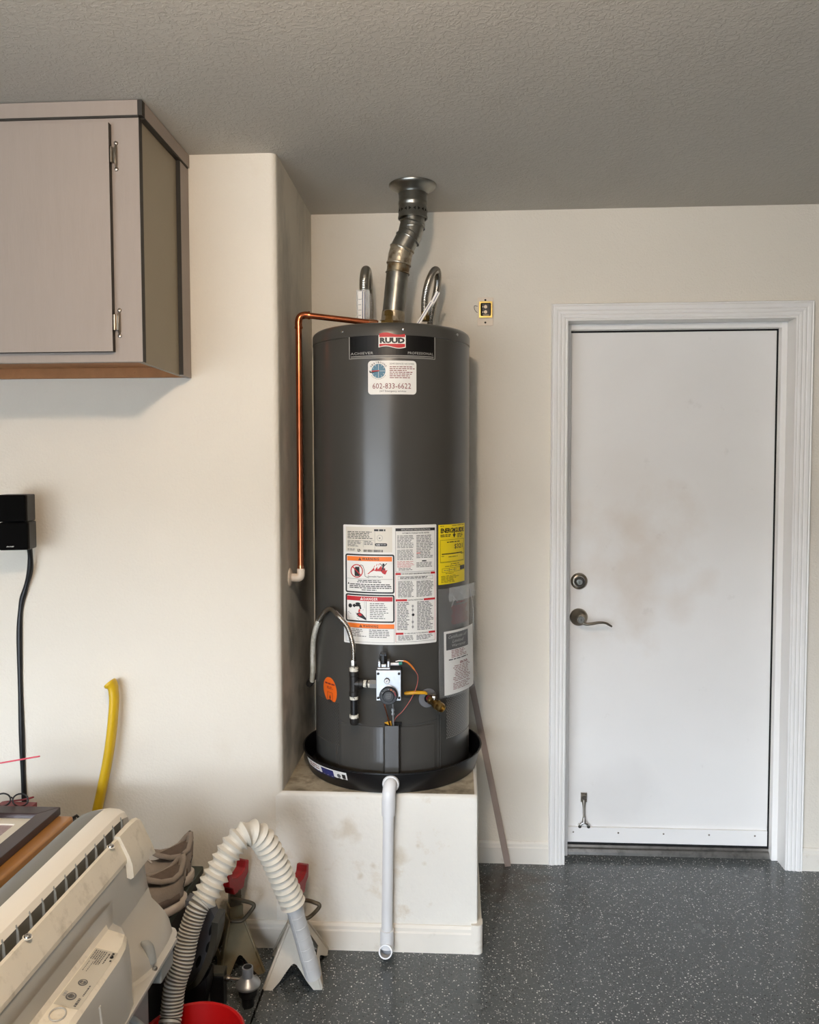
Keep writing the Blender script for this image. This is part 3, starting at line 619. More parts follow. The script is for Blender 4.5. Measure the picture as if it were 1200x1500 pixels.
b = B(); grid_on(mp_, 655, 692, 855, 876, .009, b, wob=.002); 
for q in ((656, 866, 668, 880), (661, 868, 658, 884), (670, 864, 676, 880), (684, 858, 689, 930)):
    b.tube([mp_(q[0], q[1], .010), mp_((q[0]+q[2])/2+1, (q[1]+q[3])/2, .012), mp_(q[2], q[3], .010)], .0008, 5)
put('folded_flap', b, M_film2, pouch, smooth=60, recalc=False)
# perforated intake screens and door seams low on the jacket
def screen(th0, th1, z0, z1, nx, nz, m, name='vent_screen'):
    b = B(); n = 12
    for (ra, rb, za, zb) in ((CR+.0012, CR+.0012, z0, z1),):
        vs = [cpt(th0+(th1-th0)*i/n, ra, z) for z in (za, zb) for i in range(n+1)]; b.add(vs, [(i, i+1, n+2+i, n+1+i) for i in range(n)])
    b.mi = 1
    for i in range(nx):
        for j in range(nz):
            t = th0+(th1-th0)*(i+.5+(.5 if j % 2 else 0))/(nx+.5); z = z0+(z1-z0)*(j+.5)/nz; dt = (th1-th0)/nx*.28; dz = (z1-z0)/nz*.28
            b.add([cpt(t-dt, CR+.002, z), cpt(t, CR+.002, z-dz), cpt(t+dt, CR+.002, z), cpt(t, CR+.002, z+dz)], [(0, 1, 2, 3)])
    b.mi = 0
    b.tube([cpt(th0+(th1-th0)*i/8, CR+.0015, z0) for i in range(9)], .0016, 6)
    put(name, b, [M_tank, m], wh, recalc=False)
screen(-66, -36, .622, .76, 18, 26, M_void); screen(45, 82, .640, .800, 22, 28, M_sil)
def seam(pts, r=.0016, name='door_seam', m=None): b = B(); b.tube([cpt(t, CR+.0006, z) for t, z in pts], r, 6); put(name, b, m or M_tankd, wh)
b = B(); n = 14
for (t0, t1) in ((-33.5, -2), (10, 34.5)):
    for k in range(1):
        vs = [cpt(t0+(t1-t0)*i/n, CR+rr, z) for z, rr in ((.700, .0), (.700, .003), (.532, .003), (.532, .0)) for i in range(n+1)]
        b.add(vs, [(j*(n+1)+i, j*(n+1)+i+1, (j+1)*(n+1)+i+1, (j+1)*(n+1)+i) for j in range(3) for i in range(n)])
        for tt in (t0, t1): b.add([cpt(tt, CR-.001, .7), cpt(tt, CR+.003, .7), cpt(tt, CR+.003, .532), cpt(tt, CR-.001, .532)], [(0, 1, 2, 3)])
put('burner_door', b, M_tank, wh)
for th in (-39.5, -37.5, 38, 40): seam([(th, .725), (th, .53)], .0014, 'jacket_seam', M_tank)
seam([(-36, .7045), (-20, .7045), (-3, .7045)], .0015); seam([(11, .7045), (25, .707), (37, .712)], .0015)
b = B()  # channel cover over the burner tubes
c0 = cpt(3.9, CR, 0); nx_, ny_ = math.sin(math.radians(3.9)), -math.cos(math.radians(3.9)); tx, ty = -ny_, nx_
def chan(u, v, z): return (c0[0]+tx*u+nx_*v, c0[1]+ty*u+ny_*v, z)
prof = [(-.0245, -.004), (-.0245, .018), (-.021, .025), (.021, .025), (.0245, .018), (.0245, -.004), (.0225, -.004), (.0225, .017), (.020, .023), (-.020, .023), (-.0225, .017), (-.0225, -.004)]
b.prism(prof, chan, .575, .712); b.prism([(-.0245, -.004), (-.0245, .018), (-.021, .025), (.021, .025), (.0245, .018), (.0245, -.004)], chan, .553, .5749)
put('burner_channel', b, M_tank, wh, smooth=40)
b = B(); b.add([chan(-.024, .002, .715), chan(.0, .012, .706), chan(-.002, .0, .720)], [(0, 1, 2)]); b.add([chan(-.024, .002, .716), chan(.0, .012, .707), chan(-.002, .0, .721)], [(0, 2, 1)]); put('warning_tag', b, M_yel, wh, recalc=False)
b = B(); b.box(-.012, .012, -.003, .003, -.006, .006, Matrix.Translation(cpt(8, CR+.006, .712))); put('grommet', b, M_void, wh)
# gas control valve
gv = bpy.data.objects.new('gas_valve', None); COL.objects.link(gv); gv.parent = wh; BASE[gv.name] = (0, 0, 0)
g0 = cpt(2.6, CR, 0)
a_ = math.radians(2.6); nx2, ny2 = math.sin(a_), -math.cos(a_)
def gpt(u, v, z): return (g0[0]-ny2*u+nx2*v, g0[1]+nx2*u+ny2*v, z)
def gbox(b, u0, u1, v0, v1, z0, z1):
    vs = [gpt(*p) for p in ((u0,v0,z0),(u1,v0,z0),(u1,v1,z0),(u0,v1,z0),(u0,v0,z1),(u1,v0,z1),(u1,v1,z1),(u0,v1,z1))]
    b.add(vs, [(0,3,2,1),(4,5,6,7),(0,1,5,4),(1,2,6,5),(2,3,7,6),(3,0,4,7)])
gn = Vector((nx2, ny2, 0))
b = B(); gbox(b, -.037, .037, .0, .058, .806, .895); put('valve_body', b, M_tankd, gv, bevel=.003)
b = B(); gbox(b, -.039, .037, .058, .064, .803, .897)
put('face_plate', b, M_alu, gv, bevel=.0015)
for u in (-.033, .031):
    for z in (.812, .887): b = B(); b.lathe([(.0042, 0), (.004, .002), (.002, .003)], gpt(u, .064, z), gn, 12); put('plate_screw', b, M_iron, gv, smooth=40)
b = B(); b.lathe([(.0295, 0), (.0295, .003), (.0275, .004)], gpt(-.001, .064, .822), gn, 40); b.mi = 1
b.lathe([(.0275, .003), (.0275, .016), (.0255, .019), (.018, .019), (.016, .023), (0, .023)], gpt(-.001, .064, .822), gn, 40)
put('temperature_dial', b, [M_alud, M_black], gv, smooth=35)
b = B()   # print on the dial
def dial(u, z, v=.0195): return gpt(-.001+u, .064+v, .822+z)
def dtext(b, s, ang, r, h, mi):
    b.mi = mi; v, f = text2d(s, .02); a = math.radians(ang); c, q = math.cos(a), math.sin(a)
    b.add([dial((r+k*h)*q+(u-.5)*h*.7*len(s)*c, (r+k*h)*c-(u-.5)*h*.7*len(s)*q, .0200) for u, k in v], f)
for s_, an, mi in (('A', 0, 0), ('B', 24, 2), ('C', 46, 2), ('HOT', 72, 1), ('L', -58, 0)): dtext(b, s_, an, .0195, .0045, mi)
for an, mi in ((-20, 0), (-35, 0), (12, 1), (35, 1), (58, 1), (88, 1)): dtext(b, '-', an, .0215, .0015, mi)
b.mi = 0
for k in range(6):
    z = .009-k*.0034; w2 = .009 if 0 < k < 5 else .006
    for q in range(4): b.add([dial(-w2+q*w2/2+.0004, z+q*.0004, .0235), dial(-w2+(q+.8)*w2/2, z+q*.0004, .0235), dial(-w2+(q+.8)*w2/2, z+.0009+q*.0004, .0235), dial(-w2+q*w2/2+.0004, z+.0009+q*.0004, .0235)], [(0, 1, 2, 3)])
put('dial_print', b, [M_lgrey, M_red, M_orange], gv, recalc=False)
b = B(); b.lathe([(.0088, 0), (.0088, .006), (.0075, .008)], gpt(-.006, .064, .8655), gn, 28); b.mi = 1; b.lathe([(.0072, .0081), (.0072, .009), (0, .009)], gpt(-.006, .064, .8655), gn, 28)
b.mi = 2; b.add([gpt(-.009, .0733, .862), gpt(-.005, .0733, .8655), gpt(-.003, .0733, .869), gpt(-.007, .0733, .867)], [(0, 1, 2, 3)])
put('igniter_button', b, [M_iron, M_pvc, M_navy], gv, smooth=35)
b = B(); gbox(b, -.036, .004, .010, .055, .897, .903); gbox(b, -.034, -.026, .014, .05, .903, .922); gbox(b, -.006, .002, .014, .05, .903, .922); gbox(b, -.024, -.008, .02, .05, .903, .913); put('control_bracket', b, M_alu, gv, bevel=.002)
b = B(); b.lathe([(.012, 0), (.012, .022), (.010, .026)], gpt(-.018, .034, .913), (0, 0, 1), 20); gbox(b, -.021, -.015, .018, .05, .916, .944); gbox(b, -.028, -.008, .024, .044, .936, .945); put('control_knob', b, M_black, gv, smooth=40, bevel=.001)
b = B(); b.cyl(gpt(.004, .03, .909), gpt(.030, .03, .909), .0045, n=14); b.mi = 1; b.cyl(gpt(.030, .03, .910), gpt(.040, .03, .912), .005, n=14); b.mi = 2; b.tube([gpt(.020, .036, .918), gpt(.030, .036, .9205), gpt(.044, .036, .920)], .002, 8)
put('igniter_fitting', b, [M_pvc, M_teal, M_alu], gv, smooth=40)
b = B(); P_ = spline([gpt(.044, .036, .920), gpt(.055, .034, .916), gpt(.066, .030, .906), gpt(.080, .026, .888)], 6); b.tube(P_, [.0028]*(len(P_)-3)+[.0026, .002, .0014], 10); put('orange_sleeve', b, M_wire_r, gv, smooth=60)
b = B(); b.tube(spline([gpt(.080, .026, .888), gpt(.089, .020, .867), gpt(.084, .015, .832), gpt(.066, .013, .792), gpt(.040, .014, .755), gpt(.020, .012, .735), gpt(.012, .010, .712), gpt(.010, .006, .68)], 8), .0011, 6); put('igniter_wire', b, M_wire_p, gv, smooth=60)
b = B(); b.tube(spline([gpt(-.020, .03, .805), gpt(-.018, .028, .785), gpt(-.010, .022, .755), gpt(-.004, .015, .725), gpt(.002, .010, .70), gpt(.003, .006, .67)], 8), .0014, 6); b.tube(spline([gpt(-.014, .03, .80), gpt(-.012, .03, .77), gpt(-.002, .02, .73), gpt(.004, .010, .70)], 8), .0010, 6); put('thermocouple_line', b, M_copper, gv, smooth=60)
b = B(); b.tube([gpt(.010, .03, .805), gpt(.011, .028, .76), gpt(.012, .018, .71), gpt(.012, .010, .67)], .0024, 8); b.lathe([(.0055, 0), (.0055, .006), (.0035, .006), (.0035, .012), (.006, .012), (.006, .020)], gpt(.011, .027, .748), (0, 0, 1), 6)
put('burner_tube', b, M_alu, gv, smooth=40)
# drain valve
dv = bpy.data.objects.new('drain_valve', None); COL.objects.link(dv); dv.parent = wh
dvb = Vector(cpt(29.5, CR, .786)); dn = Vector((math.sin(math.radians(29.5)), -math.cos(math.radians(29.5)), 0)); dd = Vector((.62, -.76, -.22)).normalized()
b = B(); b.lathe([(.032, -.004), (.030, .002), (.024, .004), (.0145, .004), (.0135, .000)], dvb, dn, 36); b.mi = 1; b.lathe([(.0145, .0045), (0, .0045)], dvb, dn, 30); put('escutcheon', b, [M_greyp, M_void], dv, smooth=30)
b = B(); b.cyl(dvb-dn*.01, dvb+dd*.020+Vector((0, 0, .002)), .0105, n=20); put('nipple', b, M_copperb if False else M_dred, dv, smooth=40)
b = B(); b.lathe([(.010, .012), (.0135, .013), (.0135, .022), (.012, .024), (.0115, .030), (.013, .036), (.0125, .044), (.0115, .046)], dvb, dd, 8)
b.lathe([(.0115, .044), (.0155, .046), (.0155, .053), (.012, .055), (.011, .060), (.015, .062), (.0155, .070), (.0125, .078), (.009, .079), (.009, .072)], dvb, dd, 28); put('valve_brass', b, M_brass, dv, smooth=38)
st = dvb+dd*.036
b = B(); b.cyl(st, st+Vector((0, 0, .020)), .006, n=14); b.lathe([(.009, .016), (.009, .022), (.0075, .024)], st, (0, 0, 1), 6); b.tube([st+Vector((0, 0, .026)), st+Vector((-.012, -.002, .0265)), st+Vector((-.026, -.006, .030))], .0028, 8); put('stem', b, M_nickel, dv, smooth=38)
b = B(); hp = [st+Vector((-.024, -.006, .030)), st+Vector((-.030, -.007, .034)), st+Vector((-.060, -.010, .035)), st+Vector((-.088, -.013, .033)), st+Vector((-.094, -.0135, .032))]
b.tube(hp, [.004, .0052, .0058, .0058, .004], 12, squash=1.5); put('lever_handle', b, M_yel, dv, smooth=50)

# ------------------------------------------------------------------ drain pan
dp = thing('drain_pan', 'round black drain pan under the grey tank, on the platform', 'pan', (CX, 2.778, .5))
b = B(); R0, R1 = .288, .3075
b.lathe([(0, .001), (R0-.004, .001), (R0, .004), (R1-.002, .066), (R1+.001, .068), (R1+.001, .0705), (R1-.004, .0705), (R0-.004, .006), (0, .005)], (CX, 2.778, .5), n=96, close=False)
put('pan_body', b, M_panm, dp, smooth=40)
def panmap(x, y, off):   # x: angle in degrees, y: 0 top .. 1 bottom
    a = math.radians(x); r = R1-(R1-R0)*(y*.62+.12)+.0006+off; return (CX+r*math.sin(a), 2.778-r*math.cos(a), .5605-y*.034)
D = Decal(panmap, 2); D.rect(-64, 0, -24, 1, M_paper, 0); D.rect(-45, .12, -34, .75, M_navy, 1); D.rect(-62, .82, -34, .9, M_navy, 1); D.rect(-27.5, .25, -25, .7, M_ink, 1); D.disc(-30, .5, 1.4, .2, M_grey, 1); D.lines(-60, .2, -47, .7, 2, M_dred, 1, fill=.4)
D.put('pan_sticker', dp, 'white and blue sticker on the pan wall')

# ------------------------------------------------------------------ flue vent
fv = thing('flue_pipe', 'galvanised flue pipe jogging up from the tank top to the ceiling collar', 'flue pipe', (-.222, 2.79, 1.98))
b = B(); b.lathe([(.080, 2.4695), (.080, 2.466), (.074, 2.459), (.060, 2.452), (.052, 2.447), (.049, 2.440)], (-.148, 2.795, 0), n=48, close=False); put('ceiling_flange', b, M_galv, fv, smooth=50)
b = B(); b.lathe([(.0475, 2.460), (.0475, 2.415), (.049, 2.413), (.049, 2.404), (.0475, 2.402), (.0475, 2.396), (.0485, 2.392), (.0485, 2.366), (.050, 2.364), (.050, 2.358), (.047, 2.358), (.047, 2.40)], (-.148, 2.795, 0), n=48, close=False)
b.mi = 1
for k in range(10):
    th = -80+k*18; a = math.radians(th); c = Vector((-.148+.0489*math.sin(a), 2.795-.0489*math.cos(a), 2.381)); t_ = Vector((math.cos(a), math.sin(a), 0))
    s_ = 1 if k % 2 else -1
    b.add([c-t_*.005*s_, c+t_*.004*s_+Vector((0, 0, .006)), c+t_*.004*s_-Vector((0, 0, .006))], [(0, 1, 2)])
put('vent_collar', b, [M_galv, M_void], fv, smooth=40, recalc=False)
def pipe_run(pts, r, m, name, lip=True):
    b = B(); b.tube(pts, r, 32, caps=False)
    if lip:
        for p, q in ((pts[0], pts[1]), (pts[-1], pts[-2])):
            p, q = Vector(p), Vector(q); d = (q-p).normalized(); b.tube([p, p+d*.004], r+.0016, 32, caps=True) if False else b.tube([p, p+d*.002, p+d*.005], [r+.0025, r+.003, r+.0005], 32, caps=False)
    return put(name, b, m, fv, smooth=50, recalc=False)
pipe_run([(-.148, 2.795, 2.365), (-.149, 2.795, 2.325)], .0405, M_galv, 'elbow_section')
pipe_run([(-.149, 2.795, 2.345), (-.158, 2.794, 2.305), (-.166, 2.793, 2.290)], .0412, M_galv, 'elbow_section')
pipe_run([(-.156, 2.794, 2.312), (-.180, 2.793, 2.268), (-.188, 2.792, 2.252)], .0395, M_galv, 'elbow_section')
pipe_run([(-.184, 2.792, 2.258), (-.191, 2.791, 2.236), (-.196, 2.791, 2.205)], .0402, M_tape, 'elbow_section')
pipe_run([(-.196, 2.791, 2.208), (-.200, 2.791, 2.175)], .0385, M_galvd, 'elbow_section')
b = B(); b.tube([(-.199, 2.791, 2.190), (-.215, 2.790, 2.035)], .0378, 32, caps=False); put('vent_pipe', b, M_galv, fv, smooth=50, recalc=False)
b = B(); b.tube([(-.214, 2.790, 2.048), (-.2155, 2.790, 2.030), (-.217, 2.790, 2.006)], [.0385, .0395, .041], 32, caps=False); put('foil_tape', b, M_tape, fv, smooth=50, recalc=False)
hood = B(); hood.lathe([(.060, 1.982), (.057, 1.995), (.046, 2.006), (.041, 2.012)], (-.217, 2.79, 0), n=40, close=False)
for th in (-60, 30, 120, 210): 
    a = math.radians(th); c = (-.217+.062*math.sin(a), 2.79-.062*math.cos(a)); hood.tube([(-.217+.050*math.sin(a), 2.79-.050*math.cos(a), 2.0), (*c, 1.992), (*c, 1.981)], .004, 8)
put('draft_hood', hood, M_galvd, fv, smooth=40, recalc=False)

# ------------------------------------------------------------------ flexible water connectors
def corrugated(path, r, pitch, amp, n=14):
    P = resample(path, pitch/4); R_ = [r-amp*(0 if k % 4 in (1, 2) else 1) for k in range(len(P))]
    return P, R_
def flex(name, label, pts, cat, r=.0125):
    t = thing(name, label, cat, pts[0])
    P, R_ = corrugated(spline(pts, 14), r, .0055, .0016)
    b = B(); b.tube(P, R_, 14); put('braided_tube', b, M_steel, t, smooth=60)
    for e, f in ((0, 1), (-1, -2)):
        b = B(); p = Vector(P[e]); d = (Vector(P[f])-p).normalized(); b.cyl(p-d*.030, p+d*.004, r*.92, n=18); b.lathe([(r*1.05, -.030), (r*1.25, -.028), (r*1.25, -.012), (r*1.0, -.010)], p, d, 6)
        put('end_nut', b, M_nickel if e else M_brass, t, smooth=40)
    return t
t = flex('flexible_connector', 'steel flexible water connector looping up left of the flue', [(-.317, 2.83, 2.03), (-.318, 2.83, 2.11), (-.318, 2.84, 2.17), (-.316, 2.875, 2.208), (-.314, 2.915, 2.18), (-.312, 2.93, 2.10), (-.312, 2.935, 2.03)], 'pipe', .0175)
b = B(); b.box(-.3415, -.296, 2.797, 2.7975, 1.995, 2.125); b.box(-.3415, -.296, 2.86, 2.8605, 1.995, 2.125); b.box(-.3415, -.341, 2.797, 2.86, 1.995, 2.125)
b.mi = 1; b.box(-.336, -.322, 2.7962, 2.7968, 1.998, 2.120); b.mi = 2
b.box(-.3205, -.3190, 2.7960, 2.7964, 2.0, 2.120); b.box(-.3140, -.3125, 2.7960, 2.7964, 2.0, 2.118); b.mi = 1; b.box(-.3185, -.3145, 2.7962, 2.7966, 2.0, 2.118)
for k in range(5): b.mi = 3; b.box(-.3348, -.3235-.002*(k % 2), 2.7958, 2.796, 2.02+k*.018, 2.0215+k*.018)
put('paper_tag', b, [M_film2, M_paper, M_navy, M_grey], t, recalc=False, label='folded instruction tag in clear film')
t = flex('flexible_connector', 'steel flexible water connector looping up right of the flue', [(-.108, 2.79, 2.045), (-.107, 2.79, 2.09), (-.096, 2.80, 2.145), (-.078, 2.83, 2.192), (-.066, 2.87, 2.196), (-.068, 2.915, 2.16), (-.085, 2.945, 2.09), (-.095, 2.95, 2.03)], 'pipe', .0130)
b = B(); Mx = Matrix.Translation((-.138, 2.775, 1.99)) @ Matrix.Rotation(math.radians(32), 4, 'Y'); b.box(-.006, .006, -.001, .001, 0, .105, Mx); b.mi = 1; b.box(-.002, .000, -.0014, .0012, .012, .1, Mx)
Mx = Matrix.Translation((-.112, 2.80, 2.03)) @ Matrix.Rotation(math.radians(28), 4, 'Y'); b.mi = 0; b.box(-.004, .010, .01, .012, 0, .10, Mx); b.mi = 1; b.box(.003, .005, .009, .0125, .02, .1, Mx)
put('paper_tag', b, [M_paper, M_navy], t, label='white and blue paper tag hanging at its foot')
# small valve beside it
b = B(); b.cyl((-.140, 2.79, 1.98), (-.140, 2.79, 1.992), .012, n=16); b.tube([(-.142, 2.785, 1.998), (-.125, 2.78, 2.006)], .0065, 10); b.lathe([(.009, .012), (.009, .02)], (-.140, 2.79, 1.98), (0, 0, 1), 6)
put('inlet_fitting', b, M_nickel, t, smooth=40)

# ------------------------------------------------------------------ relief pipe (copper)
rp = thing('relief_pipe', 'copper relief pipe running from the tank top down to the side wall', 'pipe', (-.513, 2.62, 1.16))
XV, YV = -.510, 2.635
yt = 2.70
b = B(); b.lathe([(.012, 0), (.012, .010), (.015, .012), (.015, .024), (.013, .026), (.013, .036), (.016, .038), (.016, .050), (.012, .054)], (-.2235, 2.70, ZT+.014), (0, 0, 1), 8); b.tube([(-.222, 2.70, 1.992), (-.247, 2.70, 1.992)], .0125, 18); b.mi = 1; b.cyl((-.247, 2.70, 1.992), (-.256, 2.70, 1.992), .0128)
put('brass_valve', b, [M_brass, M_dope], rp, smooth=35)
P0 = (-.252, 2.70, 1.992); P1 = (XV+.02, YV+.005, 2.012); 
b = B(); b.tube([P0, P1], .0098, 20); put('horizontal_pipe', b, M_copper, rp, smooth=50)
b = B(); b.cyl((-.262, 2.698, 1.993), (-.290, 2.690, 1.9955), .0112, n=20); put('copper_coupling', b, M_copperb, rp, smooth=50)
b = B(); b.tube(spline([(XV+.034, YV+.008, 2.0115), (XV+.018, YV+.004, 2.0115), (XV+.005, YV, 2.005), (XV, YV, 1.990), (XV, YV, 1.972)], 6), .0118, 20); b.cyl((XV+.036, YV+.008, 2.0115), (XV+.030, YV+.007, 2.0115), .0132, n=20); b.cyl((XV, YV, 1.974), (XV, YV, 1.968), .0132, n=20)
put('copper_elbow', b, M_copper, rp, smooth=50)
b = B(); b.tube([(XV, YV, 1.985), (XV, YV, 1.186)], .0105, 20); put('vertical_pipe', b, M_copper, rp, smooth=50)
b = B(); b.cyl((XV, YV, 1.200), (XV, YV, 1.186), .0116); put('solder_joint', b, M_copperb, rp, smooth=50)
b = B(); b.tube(spline([(XV, YV, 1.188), (XV, YV-.002, 1.168), (XV-.007, YV-.003, 1.160), (XV-.030, YV-.003, 1.160)], 6), .0135, 20); b.cyl((XV-.006, YV-.003, 1.160), (XV-.036, YV-.003, 1.160), .0105, n=20); put('wall_elbow', b, M_cpvc, rp, smooth=50)
b = B(); b.lathe([(.030, 0), (.029, .003), (.022, .007), (.012, .008)], (XA, YV-.003, 1.160), (1, 0, 0), 36); put('escutcheon', b, M_cpvc, rp, smooth=40)

# ------------------------------------------------------------------ gas supply
gs = thing('gas_supply_line', 'steel flexible gas line with iron drip leg left of the control valve', 'gas pipe', cpt(-22.8, CR+.045, .70))
tx0 = Vector(cpt(-18.8, CR+.040, 0)); gx, gy = tx0.x, tx0.y
tz = .845
b = B(); b.lathe([(.0135, -.040), (.0155, -.038), (.0155, -.026), (.0138, -.024), (.0138, .024), (.0155, .026), (.0155, .038), (.0135, .040)], (gx, gy, tz), (0, 0, 1), 24)
bd = Vector(gpt(-.037, .028, tz))-Vector((gx, gy, tz)); L_ = bd.length; bd.normalize()
b.lathe([(.0135, 0), (.0135, .018), (.0155, .020), (.0155, .030), (.013, .031)], (gx, gy, tz), bd, 24); put('tee_fitting', b, M_iron, gs, smooth=35)
b = B(); b.cyl(Vector((gx, gy, tz))+bd*.030, Vector((gx, gy, tz))+bd*.040, .0120); b.mi = 1; b.cyl(Vector((gx, gy, tz))+bd*.040, Vector((gx, gy, tz))+bd*.048, .0105); b.mi = 0; b.cyl(Vector((gx, gy, tz))+bd*.046, Vector((gx, gy, tz))+bd*.054, .0115); b.mi = 2; b.lathe([(.014, .052), (.0145, .054), (.0145, L_-.002)], (gx, gy, tz), bd, 6)
put('valve_nipple', b, [M_dope, M_iron, M_alu], gs, smooth=35)
for za, zb, rd in ((-.038, -.050, .0132), (-.098, -.114, .0142), (.037, .050, .0142)): b = B(); b.cyl((gx, gy, tz+za), (gx, gy, tz+zb), rd); put('thread_sealant', b, M_dope, gs, smooth=35)
b = B(); b.cyl((gx, gy, tz-.04), (gx, gy, tz-.106), .0112); put('drip_nipple', b, M_black, gs, smooth=35)
b = B(); b.lathe([(.0145, 0), (.0145, -.014), (.011, -.021), (0, -.022)], (gx, gy, tz-.109), (0, 0, 1), 24); put('end_cap', b, M_iron, gs, smooth=35)
b = B(); b.lathe([(.0135, .044), (.0125, .052), (.0095, .056)], (gx, gy, tz), (0, 0, 1), 6); b.lathe([(.0095, .055), (.0095, .073), (.0078, .076)], (gx, gy, tz), (0, 0, 1), 6); b.mi = 1; b.lathe([(.0118, .048), (.0118, .053)], (gx, gy, tz), (0, 0, 1), 12); put('flare_nut', b, [M_steel, M_dope], gs, smooth=30)
top = tz+.074
pts = [(gx, gy, top), (gx-.002, gy, top+.045), (gx-.018, gy+.002, top+.100), (gx-.048, gy+.016, 1.052), (-.404, 2.575, 1.066), (-.440, 2.615, 1.035), (-.470, 2.655, .97), (-.483, 2.69, .90), (-.487, 2.71, .83), (-.493, 2.725, .792)]
P, R_ = corrugated(spline(pts, 14), .0082, .0045, .0009)
k = int(len(P)*.55)
b = B(); b.tube(P[:k+1], R_[:k+1], 12); put('flex_tube', b, M_steelw if False else M_steel, gs, smooth=60)
b = B(); b.tube(P[k:], [q+.0008 for q in R_[k:]], 12); put('coated_tube', b, M_steelw, gs, smooth=60, label='chalky white lower run of the flexible gas tube')
b = B(); b.tube([P[-1], (-.503, 2.735, .780), (-.509, 2.77, .775), (-.510, 2.86, .775)], [.0105, .012, .012, .012], 14); put('supply_nut', b, M_iron, gs, smooth=40)

# ------------------------------------------------------------------ PVC drain line
pv = thing('drain_pipe', 'white plastic drain pipe from the pan down the platform front', 'pipe', (-.216, 2.44, 0))
xa, ya = -.2135, 2.446
b = B(); b.lathe([(.0265, 0), (.0265, .006), (.024, .009), (.018, .009)], (-.2035, 2.4780, .538), (0, -1, 0), 32); b.tube(spline([(-.2035, 2.477, .538), (-.204, 2.466, .538), (-.2065, 2.453, .527), (-.208, ya, .507), (-.209, ya, .452)], 7), .0208, 26); put('upper_elbow', b, M_pvc, pv, smooth=40)
b = B(); b.tube([(-.209, ya, .46), (-.215, ya, .075)], .0168, 26); put('pipe', b, M_pvc, pv, smooth=50)
mo = Vector((-.2165, ya-.002, .0275)); md_ = Vector((-.02, -.93, .30)).normalized()
b = B(); b.tube(spline([(-.215, ya, .090), (-.2153, ya, .060), (-.216, ya+.001, .036), mo, mo+md_*.014, mo+md_*.030], 6), .0212, 28, caps=False)
b.lathe([(.0212, .0298), (.0206, .0308), (.0172, .0308), (.0165, -.003)], mo, md_, 28, close=False)
b.tube([(-.215, ya, .090), (-.215, ya, .0905)], [.0212, .0166], 28, caps=False); put('lower_elbow', b, M_pvc, pv, smooth=40, recalc=False)
b = B(); b.lathe([(.0165, 0), (0, 0)], mo-md_*.003, md_, 24, close=False); put('elbow_mouth', b, M_greyp, pv, recalc=False)  # grey disc paints in the shade inside the white elbow

# ------------------------------------------------------------------ leaning strip behind the tank
b = B(); A0 = Vector((.196, 3.048, .002)); A1 = Vector((.040, 3.080, .78)); d = (A1-A0).normalized(); s_ = Vector((.0115, 0, .002))
b.add([A0-s_, A0+s_, A1+s_, A1-s_] + [p+Vector((0, .006, 0)) for p in (A0-s_, A0+s_, A1+s_, A1-s_)], [(0,1,2,3),(7,6,5,4),(0,4,5,1),(1,5,6,2),(2,6,7,3),(3,7,4,0)])
tag(put('trim_strip', b, M_stick), 'thin brown strip leaning on the wall behind the tank', 'trim strip')

# ------------------------------------------------------------------ wall outlet without its cover
ol = thing('wall_outlet', 'uncovered outlet in a brass coloured ring on the back wall', 'outlet', (.107, YB, 2.10))
b = B(); b.box(.0775, .1365, 3.0835, 3.0875, 2.049, 2.153); put('wall_plate', b, M_cpvc, ol, bevel=.001)
for z in (2.0605, 2.1435): b = B(); b.lathe([(.0038, 0), (0, 0)], (.107, 3.0833, z), (0, -1, 0), 16, close=False); put('screw_hole', b, M_void, ol, recalc=False)
b = B(); x0, x1, z0, z1 = .0835, .1325, 2.0765, 2.1365
def rr(u0, u1, v0, v1, r, n=4):
    out = []
    for cx, cz, a0 in ((u1-r, v1-r, 0), (u0+r, v1-r, 90), (u0+r, v0+r, 180), (u1-r, v0+r, 270)): out += [(cx+r*math.cos(math.radians(a0+90*i/n)), cz+r*math.sin(math.radians(a0+90*i/n))) for i in range(n+1)]
    return out
b.prism([rr(x0, x1, z0, z1, .002), rr(x0+.0055, x1-.0055, z0+.006, z1-.006, .004)], lambda u, v, t: (u, t, v), 3.0715, 3.0835); put('brass_ring', b, M_brassy, ol, bevel=.0008)
b = B(); b.box(x0+.003, x1-.003, 3.0828, 3.0834, z0+.003, z1-.003); put('box_back', b, M_void, ol)
b = B(); b.box(.0955, .1235, 3.0765, 3.083, 2.086, 2.129); b.mi = 1
for z in (2.098, 2.117): b.cyl((.1075, 3.0765, z), (.1075, 3.0735, z), .0065, n=6); b.cyl((.0975, 3.0765, z), (.0975, 3.074, z), .002, n=8)
b.box(.099, .120, 3.075, 3.077, 2.0855, 2.0875); put('receptacle', b, [M_black, M_nickel], ol)
b = B(); b.tube(spline([(.0785, 3.082, 2.121), (.067, 3.080, 2.122), (.066, 3.080, 2.112), (.072, 3.081, 2.101), (.0785, 3.083, 2.098)], 5), .0009, 6); put('stray_wire', b, M_iron, ol)

